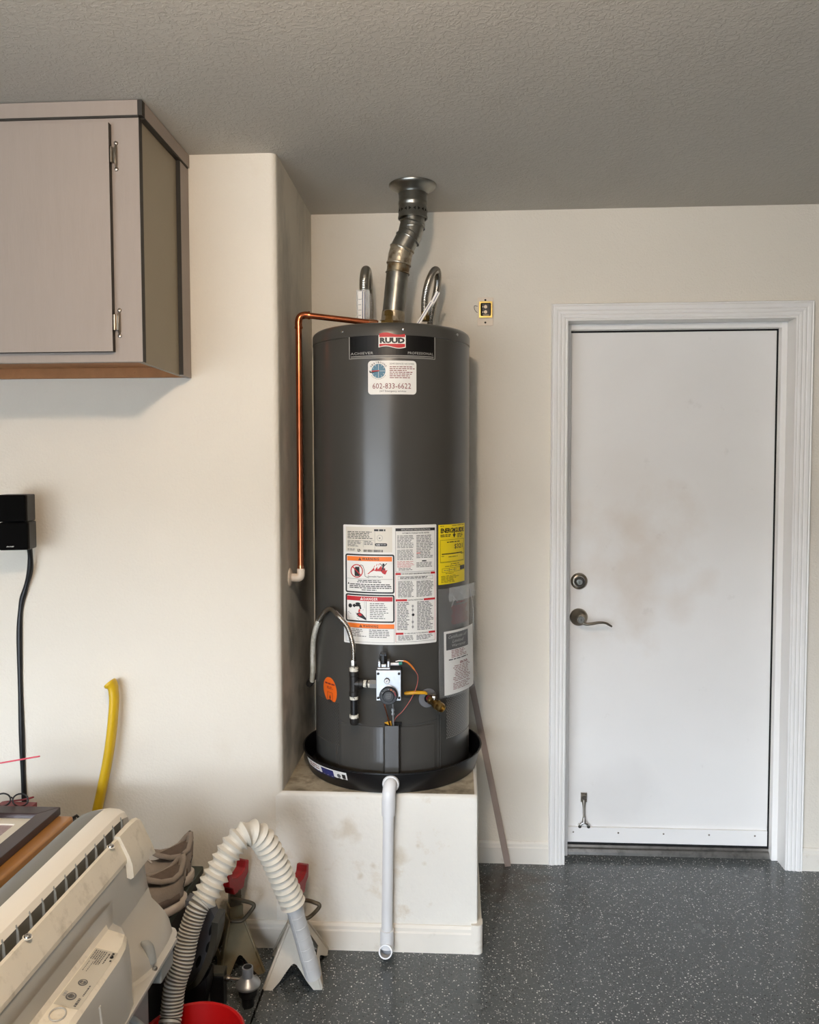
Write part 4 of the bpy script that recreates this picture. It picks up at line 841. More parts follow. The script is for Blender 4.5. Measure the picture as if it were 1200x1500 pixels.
# ------------------------------------------------------------------ wall cabinet
cb = thing('wall_cabinet', 'taupe laminate wall cabinet hung under the ceiling at left', 'cabinet', (-1.4, YL, 1.79))
XC, YC0, YC1, ZC0 = -.825, 2.118, YL-.002, 1.797; XC0 = -2.35; ZC1 = H-.003
b = B(); b.box(XC0, XC-.004, YC0+.02, YC1, ZC0+.035, ZC1); put('carcass', b, M_lams, cb)
b = B(); b.box(XC-.019, XC-.004, YC0+.02, YC1-.0, ZC0, ZC0+.0349); put('end_panel_foot', b, M_lams, cb)
b = B(); b.box(XC0+.02, XC-.019, YC0+.02, YC1, ZC0+.030, ZC0+.036); b.mi = 1
b.cyl((-.875, 2.30, ZC0+.0295), (-.875, 2.30, ZC0+.031), .004, n=12); put('underside', b, [M_pboard, M_void], cb)
b = B(); b.box(XC0, XC-.001, YC1-.018, YC1-.001, ZC0, ZC0+.030); put('hanging_rail', b, M_pboard, cb)
b = B(); z_ = 2.425                                   # face frame stiles and rails
b.box(XC-.075, XC, YC0, YC0+.02, ZC0, z_); put('stile', b, M_lam, cb)
b = B(); b.box(XC0, XC-.075, YC0+.0002, YC0+.02, ZC0, ZC0+.030); put('bottom_rail', b, M_lam, cb)
b = B(); b.box(XC0, XC-.075, YC0+.0002, YC0+.02, 2.405, z_); put('top_rail', b, M_lam, cb)
b = B(); b.box(XC0, XC+.0, YC0-.006, YC0+.012, z_+.005, ZC1); put('front_fascia', b, M_lam, cb)
b = B(); b.box(XC-.001, XC+.012, YC0+.014, YC1, z_+.005, ZC1); put('side_fascia', b, M_lam, cb)
b = B(); b.box(XC-.004, XC+.008, YC1-.075, YC1, ZC0-.002, z_+.006); put('wall_strip', b, M_lam, cb)
b = B()
b.box(XC0, XC+.001, YC0-.005, YC0+.012, z_, z_+.0055); b.box(XC+.0002, XC+.0122, YC0-.0062, YC0+.0142, z_+.004, ZC1)
b.box(XC-.003, XC+.011, YC0+.012, YC1-.01, z_, z_+.0055); b.box(XC-.0038, XC+.0085, YC1-.077, YC1-.0745, ZC0, z_+.003); b.box(XC-.004, XC+.0012, YC0+.0005, YC0+.0205, ZC0, z_+.002)
put('dark_edging', b, M_edge, cb)
b = B(); b.box(-1.62, XC-.0725, YC0-.018, YC0-.0005, 1.822, 2.408); cd = put('cabinet_door', b, [M_lam, M_edge], cb)
for p in cd.data.polygons:
    if abs(p.normal.x) > .9 or abs(p.normal.z) > .9: p.material_index = 1
for z in (2.328, 1.898):
    b = B(); xh = XC-.060
    b.tube([(xh, YC0-.0025, z-.030), (xh, YC0-.003, z-.022), (xh, YC0-.0035, z+.022), (xh, YC0-.0025, z+.030)], [.003, .0065, .0065, .003], 12, squash=.5)
    b.cyl((xh-.0095, YC0-.012, z-.020), (xh-.0095, YC0-.012, z+.020), .0042, n=12); b.box(xh-.010, xh, YC0-.010, YC0-.002, z-.018, z+.018)
    for q in (-.033, .033): b.lathe([(.0045, -.002), (.0055, 0), (.0045, .003), (0, .0045)], (xh, YC0-.001, z+q), (0, -1, 0), 12)
    b.mi = 1; b.cyl((xh, YC0-.005, z+.018), (xh, YC0-.0075, z+.018), .003, n=10); b.cyl((xh, YC0-.005, z-.018), (xh, YC0-.0075, z-.018), .003, n=10)
    put('hinge', b, [M_nickel, M_chrome], cb, smooth=45)

# ------------------------------------------------------------------ speaker and cable
sp = thing('wall_speaker', 'small black two-cube speaker mounted on the left wall', 'speaker', (-1.335, YL, 1.355))
for nm, z0, z1, an, cx, cy in (('upper_cube', 1.3585, 1.440, 12, -1.3285, 2.385), ('lower_cube', 1.274, 1.3575, 14, -1.3265, 2.387)):
    Mx = Matrix.Translation((cx, cy, 0)) @ Matrix.Rotation(math.radians(an), 4, 'Z')
    b = B(); b.box(-.041, .041, -.030, .050, z0, z1, Mx); q = put(nm, b, M_spks, sp, bevel=.004)
    b = B(); b.box(-.0405, .0405, -.048, -.0305, z0+.001, z1-.001, Mx); put('grille', b, M_spk, q, bevel=.005)
    if z0 < 1.3:
        b = B(); v, f = text2d('BOSE', .05, .95); vs = [Mx @ Vector((-.020+u*.020+.003*k, -.0486, z0+.0105+k*.0035)) for u, k in v]; b.add(vs, f); put('logo', b, M_sil, q, recalc=False)
b = B(); b.cyl((-1.365, 2.43, 1.357), (-1.375, 2.49, 1.357), .012); b.lathe([(.022, 0), (.020, .006)], (-1.378, 2.49, 1.357), (0, -1, 0), 24); put('mount', b, M_black, sp, smooth=40)
b = B(); P = spline([(-1.322, 2.43, 1.290), (-1.325, 2.452, 1.262), (-1.336, 2.470, 1.20), (-1.358, 2.481, 1.14), (-1.375, 2.485, 1.09), (-1.384, 2.486, 1.00), (-1.386, 2.486, .80), (-1.385, 2.486, .60), (-1.383, 2.486, .42), (-1.383, 2.486, .1)], 8)
b.tube(P, [.0085+.0008*math.sin(i*.5) for i in range(len(P))], 10, squash=1); 
b.v = [(x, min(y, 2.4895) if True else y, z) for x, y, z in b.v]
tag(put('speaker_cable', b, M_black, smooth=60), 'thick black cable hanging down the wall from the speaker', 'cable')

# ------------------------------------------------------------------ yellow tool handle
b = B(); pts = [(-1.072, 2.450, .852), (-1.068, 2.449, .835), (-1.0645, 2.447, .80), (-1.0675, 2.445, .75), (-1.075, 2.442, .68), (-1.087, 2.437, .60), (-1.103, 2.431, .52), (-1.120, 2.424, .44), (-1.14, 2.415, .34), (-1.17, 2.40, .18), (-1.19, 2.39, .05)]
P = spline(pts, 5); R_ = [.0185, .0195, .0185, .0170, .0158, .0150] + [.0143]*(len(P)-6); P = [Vector((p.x-(.008, .006, .004, .002, .001, 0)[min(i, 5)], p.y, p.z)) for i, p in enumerate(P)]
b.tube(P, R_, 18, squash=1.32)
hd = thing('yellow_handle_tool', 'yellow tool handle leaning on the wall behind the white appliance', 'tool', (-1.19, 2.39, .0))
put('handle', b, M_axe, hd, smooth=60)
b = B(); b.prism([(-.11, 0), (.10, .012), (.10, .060), (-.03, .066), (-.11, .078)], lambda u, v, t: (-1.19+u, 2.39+t, v), -.018, .018); put('tool_head', b, M_iron, hd, bevel=.003)

# ------------------------------------------------------------------ white portable appliance (air conditioner) at lower left
ac = thing('portable_air_conditioner', 'dusty white portable air conditioner standing at lower left', 'air conditioner', (-.83, 1.40, 0))
Y0, Y1 = .98, 1.868
def sec(Y, prof): return [(x, Y, z) for x, z in prof]
main = [(-.702, .412), (-.702, .415), (-.726, .45), (-.737, .60), (-.7385, .622), (-.7425, .640), (-.764, .683), (-.768, .670), (-.778, .670), (-.778, .700), (-.785, .712), (-.800, .719), (-.825, .721), (-.852, .717), (-.876, .708), (-.93, .652), (-.96, .55), (-.96, .412)]
def shrink(p, k, dz, cx=-.80): return [(cx+(x-cx)*k if z > .5 else x, z-dz*(1 if z > .45 else 0)) for x, z in p]
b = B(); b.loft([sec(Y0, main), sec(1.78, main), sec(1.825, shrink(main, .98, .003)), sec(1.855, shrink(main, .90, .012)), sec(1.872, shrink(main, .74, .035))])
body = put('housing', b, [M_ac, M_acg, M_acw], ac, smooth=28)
for p in body.data.polygons:
    c = p.center
    X_, Z_ = c.x + (-.83), c.z
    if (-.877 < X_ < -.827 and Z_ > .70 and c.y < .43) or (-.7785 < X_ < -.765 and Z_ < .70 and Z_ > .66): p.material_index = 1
    elif Z_ > .69: p.material_index = 2  # upper faces take the lit copy of the body colour
b = B(); b.box(-.955, -.702, Y0, 1.765, .03, .4115); put('lower_housing', b, M_acl, ac, bevel=.004)
# inner slot and fins
b = B(); b.box(-.7795, -.7665, Y0, 1.80, .664, .6712); put('slot_floor', b, M_acg, ac)
FINV = lambda y: [(-.779, y, .706), (-.7745, y+.0005, .694), (-.7725, y+.0005, .671), (-.779, y, .671), (-.779, y+.0035, .706), (-.7745, y+.003, .694), (-.7725, y+.003, .671), (-.779, y+.0035, .671)]
b = B(); b.add(FINV(1.09), [(0,1,2,3),(7,6,5,4),(0,4,5,1),(1,5,6,2),(2,6,7,3),(3,7,4,0)]); fin = put('grille_fin', b, M_acl, ac)
for k in range(1, 17): f2 = fin.copy(); COL.objects.link(f2); f2.location.y += k*.045
b = B(); b.loft([sec(y, [(-.7655, .6705), (-.7635, .6865), (-.757, .6860), (-.7395, .649), (-.7365, .642), (-.7362, .633), (-.742, .632), (-.748, .64)]) for y in (Y0, 1.735, 1.742)])
rim = put('rear_rim', b, M_acd, ac, smooth=20)
b = B(); q = lambda e: [(-.7655, .6705), (-.7645-.0*e, .692-e*.3), (-.752, .692-e*.5), (-.731+e*.2, .650-e), (-.7235+e*.2, .628-e), (-.7215, .600), (-.728, .595), (-.74, .60)]
b.loft([sec(1.742, q(0)), sec(1.80, q(0)), sec(1.84, q(.006)), sec(1.864, q(.03))]); put('end_cap', b, M_acd, ac, smooth=28)
for y in (1.358, 1.705):
    b = B(); nrm = Vector((.78, 0, .62)); b.lathe([(.0085, 0), (.0085, .0015)], (-.7565, y, .686), (.2, 0, 1), 20); b.mi = 1; b.lathe([(.0068, .0015), (.0062, .0045), (.004, .006), (0, .0066)], (-.7565, y, .686), (.2, 0, 1), 20); put('screw', b, [M_acd, M_chrome], ac, smooth=50)
# raised label ledge
bump = [(-.7295, .60), (-.728, .566), (-.7225, .556), (-.676, .546), (-.668, .538), (-.6635, .52), (-.656, .45), (-.652, .4205), (-.70, .415), (-.735, .50)]
def mv(p, k): return [(-.733+(x+.733)*k, z if k > .99 else z-.01*(1-k)) for x, z in p]
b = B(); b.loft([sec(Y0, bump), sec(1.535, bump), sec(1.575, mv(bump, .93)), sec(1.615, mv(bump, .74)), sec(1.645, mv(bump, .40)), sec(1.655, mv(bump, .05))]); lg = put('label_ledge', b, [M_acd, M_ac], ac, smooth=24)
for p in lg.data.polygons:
    if p.normal.x > .93 or p.center.y > .22: p.material_index = 1  # outward and far faces take the greyer copy, shading by colour
# shoulder at the far end
sh = [(-.732, .52), (-.722, .495), (-.700, .478), (-.682, .462), (-.670, .445), (-.664, .425), (-.652, .4215), (-.652, .4155), (-.70, .412), (-.735, .42)]
def sh2(k): return [(-.735+(x+.735)*k, z) for x, z in sh]
b = B(); b.loft([sec(1.615, sh2(.55)), sec(1.650, sh2(.80)), sec(1.69, sh2(1)), sec(1.795, sh2(1)), sec(1.835, sh2(.93)), sec(1.852, sh2(.80))]); put('corner_shoulder', b, M_ac, ac, smooth=32)
b = B(); b.box(-.735, -.650, 1.49, 1.815, .412, .4215); put('bottom_flange', b, M_ac, ac, bevel=.002)
b = B(); b.tube(spline([(-.690, 1.70, .476), (-.677, 1.705, .462), (-.668, 1.70, .43)], 5), [.003, .006, .008, .010, .011, .012, .012, .012, .012, .012, .011], 14); put('screw_recess', b, M_acl, ac, smooth=50)
b = B(); b.lathe([(.006, 0), (.005, .003), (0, .004)], (-.657, 1.690, .424), (.6, -.5, .6), 14); put('flange_screw', b, M_chrome, ac, smooth=50)
b = B(); b.box(-.701, -.655, 1.722, 1.80, .368, .405); put('cord_hook', b, M_acl, ac, bevel=.004)
b = B(); b.tube(spline([(-.702, 1.60, .372), (-.682, 1.60, .375), (-.668, 1.615, .355), (-.660, 1.64, .31), (-.665, 1.66, .24), (-.68, 1.66, .12)], 7), .0075, 12); b.mi = 1; b.lathe([(.014, 0), (.013, .006), (.010, .012)], (-.703, 1.60, .372), (1, 0, 0), 20); put('power_cord', b, [M_acl, M_void], ac, smooth=50)
b = B(); b.box(-.728, -.7275, 1.545, 1.60, .58, .6); 
# rating label on the ledge
LA = Vector((-.7205, 1.545, .5558)); U = Vector((0, -1, 0)); V = Vector((.0455, 0, -.0100))
def labmap(x, y, off):   # x along the unit 0..1 (far to near), y across 0..1
    p = LA+U*(x*.172)+V*y; return (p.x+off*.3, p.y, p.z+off+.0006)
D = Decal(labmap, 9); D.rect(0, 0, 1, 1, M_aclab, 0)
for r0, r1, x0, x1, n in ((.05, .40, .02, .22, 4), (.05, .28, .24, .40, 2), (.5, .95, .10, .16, 1)):
    pass
def lrow(x0, x1, y0, y1, m, words=5):
    x = x0
    while x < x1: e = min(x+random.uniform(.01, .035), x1); D.rect(x, y0, e, y1, m, 1); x = e+.008
for k in range(6): lrow(.03, .20 if k < 3 else .28, .08+k*.09, .13+k*.09, M_grey)
lrow(.05, .24, .68, .73, M_ink); lrow(.02, .12, .80, .90, M_ink); D.disc(.10, .88, .025, .07, M_ink, 1); lrow(.15, .18, .88, .96, M_ink)
for k in range(2): lrow(.24, .42, .12+k*.16, .15+k*.16, M_grey)
for cx, cy, rx in ((.60, .48, .055), (.84, .42, .06)): D.disc(cx, cy, rx, rx*3.4, M_grey, 1); D.ring(cx, cy, rx*.7, rx*2.4, .008, M_aclab, 2); lrow(cx-.03, cx+.03, cy-.05, cy+.03, M_aclab)
lrow(.62, .80, .80, .86, M_grey); lrow(.84, .97, .74, .84, M_grey); lrow(.78, .86, .08, .2, M_lgrey)
D.put('rating_label', ac, 'silver rating label on the ledge')
b = B(); cc = labmap(1.13, .42, 0); pts = [(cc[0]+.013*math.cos(2*PI*i/20), cc[1]+.017*math.sin(2*PI*i/20), cc[2]+.001-.0028*math.cos(2*PI*i/20)) for i in range(21)]; b.tube(pts, .0014, 6, caps=False); put('moulded_ring', b, M_ac, ac, smooth=60)
b = B(); b.tube([(-.6625, 1.43, .515), (-.6525, 1.43, .425)], .003, 8); put('moulded_rib', b, M_ac, ac, smooth=60)
for y in (1.05, 1.75):
    for x in (-.93, -.73):
        b = B(); b.cyl((x-.012, y, .02), (x+.012, y, .02), .02, n=20); put('caster', b, M_black, ac, smooth=40)

# ------------------------------------------------------------------ grey hose with bellows, its foot in the bucket
ho = thing('drain_hose', 'pale corrugated hose arching with a ribbed bellows beside the jack stands', 'hose', (-.705, 1.90, .03))
pts = [(-.690, 1.885, .03), (-.705, 1.90, .13), (-.707, 1.92, .160), (-.704, 1.94, .222), (-.689, 1.96, .275), (-.681, 1.98, .331), (-.664, 2.00, .386), (-.652, 2.015, .404)]
P = resample(spline(pts, 16), .0084/4); R_ = [.0278-(.0062 if k % 4 == 0 else .001 if k % 4 in (1, 3) else 0) for k in range(len(P))]
b = B(); b.tube(P, R_, 28)
for k in range(len(P)-1):
    if k % 4 in (0, 3): b.m[k*28:(k+1)*28] = [1]*28
put('corrugated_section', b, [M_hose, M_groove], ho, smooth=60)
pts = [(-.656, 2.012, .398), (-.648, 2.02, .410), (-.623, 2.04, .46), (-.599, 2.06, .506), (-.575, 2.08, .536), (-.549, 2.10, .545), (-.523, 2.12, .519), (-.500, 2.14, .463), (-.477, 2.16, .39), (-.457, 2.18, .321), (-.451, 2.185, .300)]
sp_ = spline(pts, 16); tot = sum((a-c).length for a, c in zip(sp_, sp_[1:])); NB = 24
P = resample(sp_, tot/(NB*6)); pat = [.0265, .0275, .032, .0358, .032, .0275]
b = B(); b.tube(P, [pat[k % 6] for k in range(len(P))], 32); put('bellows', b, M_bel, ho, smooth=22)
t0, t1 = Vector((-.453, 2.184, .306)), Vector((-.405, 2.222, .078))
b = B(); b.tube([t0, t0.lerp(t1, .1), t1], [.0255, .0228, .0228], 32, caps=False); b.tube([t1, t1+(t0-t1)*.01, t0], [.0228, .0205, .0205], 32, caps=False)
for k in range(1, 7): c_ = t0.lerp(t1, k/7); d_ = (t1-t0).normalized()*.0012; b.tube([c_-d_, c_, c_+d_], [.0228, .0236, .0228], 32, caps=False)
side = Vector((-.35, -.9, -.1)).normalized()*.0226; b.tube([t0.lerp(t1, .08)+side, t1+side], .0016, 6)
put('tube_section', b, M_tube, ho, smooth=50, recalc=False)

# ------------------------------------------------------------------ red bucket
bk = thing('red_bucket', 'low red bucket on the floor under the hose end', 'bucket', (-.645, 1.892, 0))
b = B(); b.lathe([(0, .0), (.098, 0), (.102, .006), (.1205, .124), (.126, .125), (.127, .131), (.122, .134), (.117, .131), (.098, .008), (0, .007)], (-.645, 1.892, 0), n=64, close=False); put('bucket_wall', b, M_redp, bk, smooth=40)

# ------------------------------------------------------------------ jack stands
def jack(name, label, cx, cy, rot, bx, by, mbody, mhand, sad_rot, zc=.150, ztop=.232, hand=None):
    t = thing(name, label, 'jack stand', (cx, cy, 0), 'pair of jack stands by the wall')
    Mx = Matrix.Translation((cx, cy, 0)) @ Matrix.Rotation(math.radians(rot), 4, 'Z'); tw = .021
    lerp = lambda a, c, k: a+(c-a)*k
    for side in range(4):
        S = Matrix.Rotation(side*PI/2, 4, 'Z'); hx, hy = (bx, by) if side % 2 == 0 else (by, bx)
        def fn(u, v, t_): return tuple(Mx @ S @ Vector((u*lerp(hx, tw, v), -lerp(hy, tw, v)+t_, v*zc)))
        ah = .40 if side % 2 == 0 else .26
        out = [(-1, 0), (-.70, 0), (-.50, ah*.33), (-.30, ah*.72), (-.12, ah*.95), (.0, ah), (.12, ah*.95), (.30, ah*.72), (.50, ah*.33), (.70, 0), (1, 0), (1, 1), (-1, 1)]
        lp = [out]
        if side % 2: lp.append([(-.42, .36), (.42, .36), (.30, .56), (.08, .78), (-.08, .78), (-.30, .56)])
        b = B(); b.prism(lp, fn, 0, .003); put('leg_panel', b, mbody, t, bevel=.001)
    b = B()
    for sx in (-1, 1):
        for sy in (-1, 1): b.tube([Mx @ Vector((sx*bx*.985, sy*by*.985, .004)), Mx @ Vector((sx*tw, sy*tw, zc))], .0045, 8)
    put('corner_seams', b, mbody, t, smooth=50)
    b = B(); b.box(-.025, .025, -.025, .025, zc-.012, zc+.005, Mx); b.box(-.021, .021, -.021, .021, zc, zc+.040, Mx); put('collar', b, mbody, t, bevel=.002)
    b = B(); b.box(-.0165, .0165, -.0165, .0165, zc-.06, ztop+.004, Mx)
    for k in range(3): b.box(.0165, .0185, -.012, .012, zc+.046+k*.009, zc+.050+k*.009, Mx)
    put('ratchet_column', b, mhand if mbody is M_jtan else mbody, t, bevel=.002)
    Sx = Matrix.Translation((cx, cy, ztop)) @ Matrix.Rotation(math.radians(sad_rot), 4, 'Z')
    prof = [(-.026, 0), (.026, 0), (.034, .022), (.052, .034), (.056, .072), (.040, .076), (.034, .056), (.012, .046), (-.012, .046), (-.034, .056), (-.040, .076), (-.056, .072), (-.052, .034), (-.034, .022)]
    b = B(); b.prism(prof, lambda u, v, t_: tuple(Sx @ Vector((t_, u, v))), -.017, .017); put('saddle', b, M_jred, t, bevel=.003, label='red saddle')
    b = B(); hp = [Vector(p) for p in hand]; b.tube(spline(hp, 4), .0058, 12); put('release_handle', b, mhand, t, smooth=50)
    return t
jack('jack_stand', 'tan metal jack stand with red saddle, the left one', -.676, 2.390, 28, .069, .084, M_jtan, M_jhand, -18,
     hand=[(-.68, 2.37, .216), (-.64, 2.358, .216), (-.616, 2.352, .214), (-.606, 2.350, .208), (-.612, 2.346, .196), (-.636, 2.342, .168), (-.650, 2.34, .163), (-.676, 2.34, .163)])
jack('jack_stand', 'scuffed white metal jack stand with red saddle, the right one', -.482, 2.372, 4, .086, .100, M_jwhite, M_jhand, -14,
     hand=[(-.470, 2.365, .222), (-.440, 2.358, .222), (-.422, 2.352, .220), (-.408, 2.350, .214), (-.414, 2.346, .202), (-.436, 2.342, .182), (-.450, 2.34, .178), (-.472, 2.345, .180)])

# ------------------------------------------------------------------ metal fitting on the floor
ft = thing('metal_fitting', 'flared silver metal fitting with black foot on the floor before the tan jack stand', 'fitting', (-.588, 2.20, 0))
b = B(); b.lathe([(.012, .112), (.0155, .112), (.0155, .084), (.019, .080), (.033, .070), (.036, .064), (.034, .058), (.024, .052), (.012, .052)], (-.588, 2.20, 0), n=32); b.mi = 1; b.lathe([(.0118, .1125), (0, .1125)], (-.588, 2.20, 0), n=24, close=False); put('flared_top', b, [M_alu, M_void], ft, smooth=40, recalc=False)
b = B(); b.lathe([(.026, .054), (.0275, .048), (.026, .034), (.018, .028), (.017, 0)], (-.588, 2.20, 0), n=28); put('rubber_foot', b, M_black, ft, smooth=40)
b = B(); b.tube([(-.60, 2.20, .074), (-.652, 2.20, .078)], .0042, 10); b.lathe([(.008, .045), (.0085, .05), (.0085, .058), (.006, .062)], (-.595, 2.20, .074), (-1, 0, .06), 12); put('side_rod', b, M_nickel, ft, smooth=40)
b = B(); b.box(-.692, -.652, 2.18, 2.215, .0, .094); put('block', b, M_dred if False else M_black, ft, bevel=.002)
b = B(); b.box(-.693, -.651, 2.179, 2.216, .0945, .104); put('block_cap', b, M_tubb, ft, bevel=.001)

# ------------------------------------------------------------------ dark curved shell behind the hose
ts = thing('plastic_shell', 'dark plastic shell with a curved olive edge behind the corrugated hose', 'container', (-.70, 2.12, 0))
def arcpts(o): return [(-.672-o*.2, .400-o), (-.646-o, .385), (-.640-o, .345), (-.644-o, .300), (-.655-o, .250), (-.672-o, .205), (-.695-o, .160), (-.720-o*.8, .130+o*.1), (-.740, .120+o*.3)]
def q_(p, y): return (p[0], y, p[1])
out = spline([(p[0], 0, p[1]) for p in [(-.641, .318), (-.643, .285), (-.650, .250), (-.661, .215), (-.676, .180), (-.696, .148), (-.722, .125)]], 5)
b = B(); A = []
for p in out:
    A.append([(p.x, 2.10, p.z-.025), (p.x-.017, 2.10, p.z-.022), (p.x-.017, 2.17, p.z-.022), (p.x, 2.17, p.z-.025)])
b.loft(A); put('curved_rim', b, M_tubb, ts, smooth=40)
inn = [(p.x-.016, p.z-.024) for p in out] + [(-.738, .10), (-.738, .34), (-.70, .335), (-.668, .318)]
b = B(); b.prism(inn, lambda u, v, t: (u, t, v), 2.125, 2.165); b.mi = 1
for cx, cz, rx, rz in ((-.667, .262, .005, .018), (-.676, .212, .006, .016), (-.690, .300, .007, .020), (-.704, .17, .006, .018)):
    b.add([(cx+rx*math.cos(2*PI*i/16)-.3*rz*math.sin(2*PI*i/16)*-1, 2.1245, cz+rz*math.sin(2*PI*i/16)) for i in range(16)], [tuple(range(16))])
put('inner_wall', b, [M_tubi, M_void], ts, recalc=False)
b = B(); b.prism([(-.738, 0), (-.700, 0), (-.676, .10), (-.672, .145), (-.70, .118), (-.738, .10)], lambda u, v, t: (u, t, v), 2.10, 2.165); put('shell_base', b, M_black, ts, bevel=.003)

# ------------------------------------------------------------------ box with the sneakers
bx = thing('storage_box', 'low black box with dark green lid carrying the sneakers', 'box', (-.89, 2.18, 0))
b = B(); b.box(-1.02, -.790, 1.955, 2.42, 0, .262); put('box_body', b, M_tote, bx, bevel=.006)
b = B(); b.box(-1.03, -.784, 1.945, 2.43, .262, .285); put('lid', b, M_green, bx, bevel=.004)
def shoe(label, hx, hy, rot):
    t = thing('sneaker', label, 'shoe', (hx, hy, .286), 'pair of grey sneakers')
    Mx = Matrix.Translation((hx, hy, .2862)) @ Matrix.Rotation(math.radians(rot), 4, 'Z')
    Y_ = [.0, -.008, -.03, -.06, -.10, -.15, -.20, -.24, -.27, -.288]; W = [.014, .026, .036, .038, .036, .041, .049, .048, .036, .014]
    Hs = [.036, .036, .034, .031, .028, .027, .026, .026, .027, .028]; Hu = [.105, .112, .098, .088, .092, .108, .080, .060, .050, .040]
    def ring(y, w_, z0, z1, n=16, pw=.6):
        out = []
        for i in range(n):
            a = 2*PI*i/n; c, s_ = math.cos(a), math.sin(a)
            out.append(Mx @ Vector((w_*math.copysign(abs(c)**pw, c), y, (z0+z1)/2+(z1-z0)/2*math.copysign(abs(s_)**pw, s_))))
        return out
    b = B(); b.loft([ring(y*1.02+.006 if i == 0 else y, w_+.004, .001 if i not in (0, 9) else .010, h, pw=.45) for i, (y, w_, h) in enumerate(zip(Y_, W, Hs))]); put('sole', b, M_sole, t, smooth=60)
    b = B(); b.loft([ring(y-.002, w_, .020, z, pw=.75) for y, w_, z in zip(Y_, W, Hu)]); put('upper', b, M_suede, t, smooth=60)
    b = B(); b.loft([ring(y, w_+.0012, .024, z, pw=.7) for y, w_, z in ((-.03, .0365, .066), (-.07, .0385, .064), (-.11, .037, .06))]); put('side_panel', b, M_mesh, t, smooth=60)
    C_ = [(0, .006, .140), (.012, .0, .128), (.024, -.018, .104), (.029, -.045, .096), (.026, -.080, .102), (.018, -.112, .118), (0, -.125, .128), (-.018, -.112, .118), (-.026, -.080, .102), (-.029, -.045, .096), (-.024, -.018, .104), (-.012, .0, .128), (0, .006, .140)]
    b = B(); b.tube([Mx @ Vector(p) for p in C_], .0075, 10, caps=False); b.tube([Mx @ Vector(p) for p in ((0, .004, .136), (0, .002, .110), (0, -.001, .07))], [.008, .012, .012], 12); put('collar', b, M_suede, t, smooth=60)
    b = B(); b.add([Mx @ Vector((x*.9, y*.9-.008, z-.012)) for x, y, z in C_[:-1]], [tuple(range(12))]); put('lining', b, M_mesh, t, recalc=False)
    b = B(); b.tube([Mx @ Vector(p) for p in ((.038, -.02, .070), (.030, -.01, .078), (.012, .004, .074), (-.012, .004, .074), (-.034, -.012, .078))], .0012, 6)
    put('stitching', b, M_ink, t)
    for k in range(5):
        b = B(); y = -.135-k*.016; z = .112-k*.010; b.tube([Mx @ Vector((-.018, y, z-.006)), Mx @ Vector((0, y-.004, z+.001)), Mx @ Vector((.018, y, z-.006))], .0024, 6); put('lace', b, M_sole, t, smooth=60)
shoe('grey sneaker nearer the camera on the dark box', -.775, 2.205, -38); shoe('grey sneaker behind the other one, nearer the wall', -.800, 2.345, -38)

# ------------------------------------------------------------------ stack at the far left: tote, board, picture frame, small things
tt = thing('storage_tote', 'black storage tote under the wooden board and picture frame', 'tote', (-1.30, 1.95, 0))
b = B(); b.box(-1.53, -1.09, 1.66, 2.20, 0, .50); put('tote_body', b, M_tote, tt, bevel=.012)
b = B(); b.box(-1.545, -1.066, 1.645, 2.185, .50, .540); b.tube([(-1.075, 2.165, .540), (-1.060, 2.175, .548), (-1.050, 2.17, .540), (-1.04, 2.16, .532)], .004, 8); put('tote_lid', b, M_tote, tt, bevel=.008)
def turned(x0, x1, y0, y1, z0, z1, cx, cy, deg): return B().box(x0, x1, y0, y1, z0, z1, Matrix.Translation((cx, cy, 0)) @ Matrix.Rotation(math.radians(deg), 4, 'Z') @ Matrix.Translation((-cx, -cy, 0)))
tag(put('wooden_board', turned(-1.46, -1.035, 1.66, 2.105, .541, .578, -1.035, 2.08, -1), M_oak, bevel=.007), 'honey coloured thick wooden board under the dark picture frame', 'board')
pf = thing('picture_frame', 'dark brown picture frame lying flat on the wooden board', 'picture frame', (-1.26, 1.88, .579))
FX0, FX1, FY0, FY1, FZ0, FZ1, fw = -1.43, -1.072, 1.60, 2.108, .579, .600, .048
for a, c in (((FX0, FY0), (FX1, FY0)), ((FX1, FY0), (FX1, FY1)), ((FX1, FY1), (FX0, FY1)), ((FX0, FY1), (FX0, FY0))):
    d = Vector((c[0]-a[0], c[1]-a[1], 0)).normalized(); n_ = Vector((-d.y, d.x, 0)); A, C = Vector((*a, 0)), Vector((*c, 0))
    s0 = [A+Vector((0, 0, FZ0)), A+Vector((0, 0, FZ1)), A+(n_+d)*fw*.9+Vector((0, 0, FZ1-.001)), A+(n_+d)*fw+Vector((0, 0, FZ1-.009)), A+(n_+d)*fw+Vector((0, 0, FZ0))]
    s1 = [C+Vector((0, 0, FZ0)), C+Vector((0, 0, FZ1)), C+(n_-d)*fw*.9+Vector((0, 0, FZ1-.001)), C+(n_-d)*fw+Vector((0, 0, FZ1-.009)), C+(n_-d)*fw+Vector((0, 0, FZ0))]
    b = B(); b.loft([s0, s1]); put('frame_rail', b, M_fframe, pf, bevel=.0015)
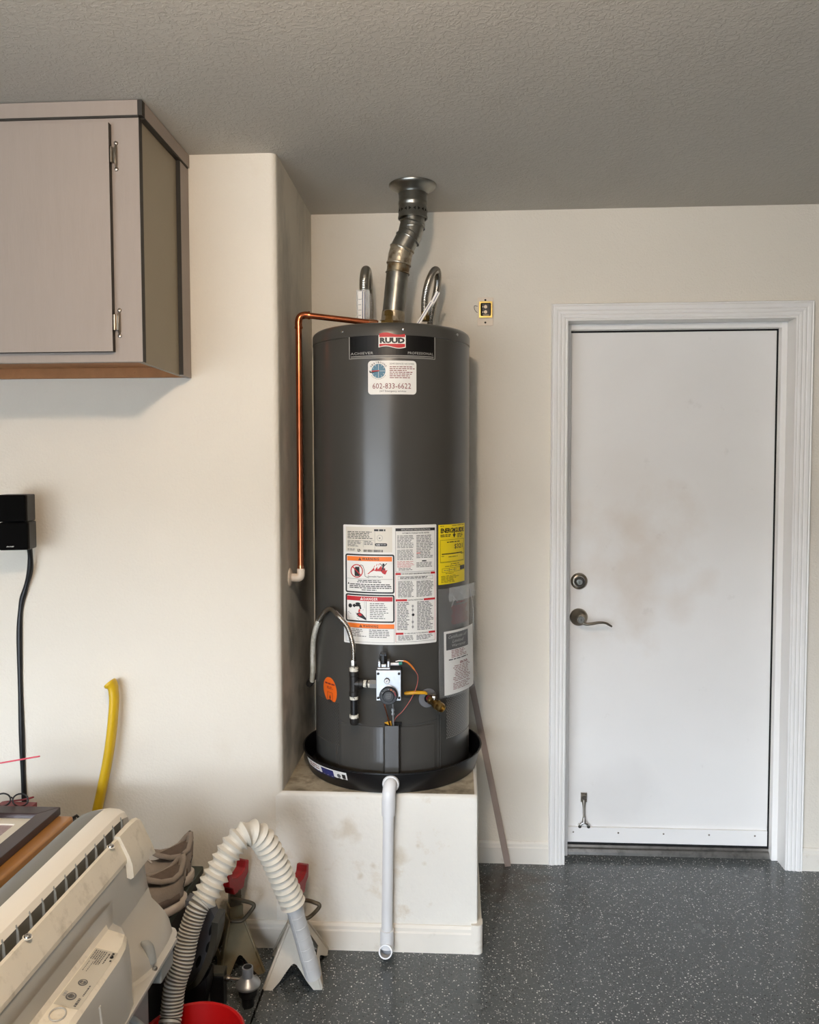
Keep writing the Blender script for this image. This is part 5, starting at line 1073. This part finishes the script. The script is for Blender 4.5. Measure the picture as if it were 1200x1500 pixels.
b = B(); b.prism([[(FX0+fw, FY0+fw), (FX1-fw, FY0+fw), (FX1-fw, FY1-fw), (FX0+fw, FY1-fw)], [(FX0+fw+.034, FY0+fw+.034), (FX1-fw-.034, FY0+fw+.034), (FX1-fw-.034, FY1-fw-.034), (FX0+fw+.034, FY1-fw-.034)]], lambda u, v, t: (u, v, t), .583, .587); put('mat_board', b, M_matb, pf)
b = B(); b.box(FX0+fw, FX1-fw, FY0+fw, FY1-fw, .580, .5828); put('picture', b, M_pic, pf)
eg = thing('eyeglasses', 'dark folded eyeglasses lying behind the picture frame', 'eyeglasses', (-1.21, 2.14, .541))
b = B()
for cx in (-1.245, -1.195): b.tube([(cx+.022*math.cos(2*PI*i/20), 2.128+.004*math.sin(2*PI*i/20), .608+.016*math.sin(2*PI*i/20)) for i in range(21)], .0022, 8, caps=False)
b.tube([(-1.224, 2.128, .612), (-1.22, 2.127, .616), (-1.216, 2.128, .612)], .002, 8); put('rims', b, M_ink, eg, smooth=60)
b = B(); b.tube([(-1.173, 2.128, .612), (-1.165, 2.14, .612), (-1.20, 2.15, .60), (-1.26, 2.155, .59)], .0025, 8); b.box(-1.26, -1.16, 2.120, 2.150, .541, .594); put('case', b, M_dred, eg, bevel=.002)
cu = thing('clear_cup', 'clear plastic cup at the left edge of the frame', 'cup', (-1.236, 2.0, .5875))
b = B(); b.lathe([(0, .588), (.026, .588), (.034, .742), (.0355, .745), (.033, .745), (.0255, .590), (0, .590)], (-1.236, 2.0, 0), n=40, close=False); put('cup_wall', b, M_cup, cu, smooth=50)
b = B(); b.tube([(-1.266, 2.0, .742), (-1.175, 2.0, .758), (-1.069, 2.0, .778)], .0021, 8); tag(put('straw', b, M_straw, smooth=60), 'thin red straw sticking out over the picture frame', 'straw')

# ------------------------------------------------------------------ ceiling lamp that lights the room (outside the picture, where its light comes from)
cl = thing('ceiling_light', 'bare bulb holder on the ceiling above the camera', 'ceiling light', (LAMP[0], LAMP[1], H))
b = B(); b.lathe([(.055, H-.001), (.052, H-.018), (.022, H-.022), (.020, H-.045)], (LAMP[0], LAMP[1], 0), n=32); put('lamp_holder', b, M_pvc, cl, smooth=40)
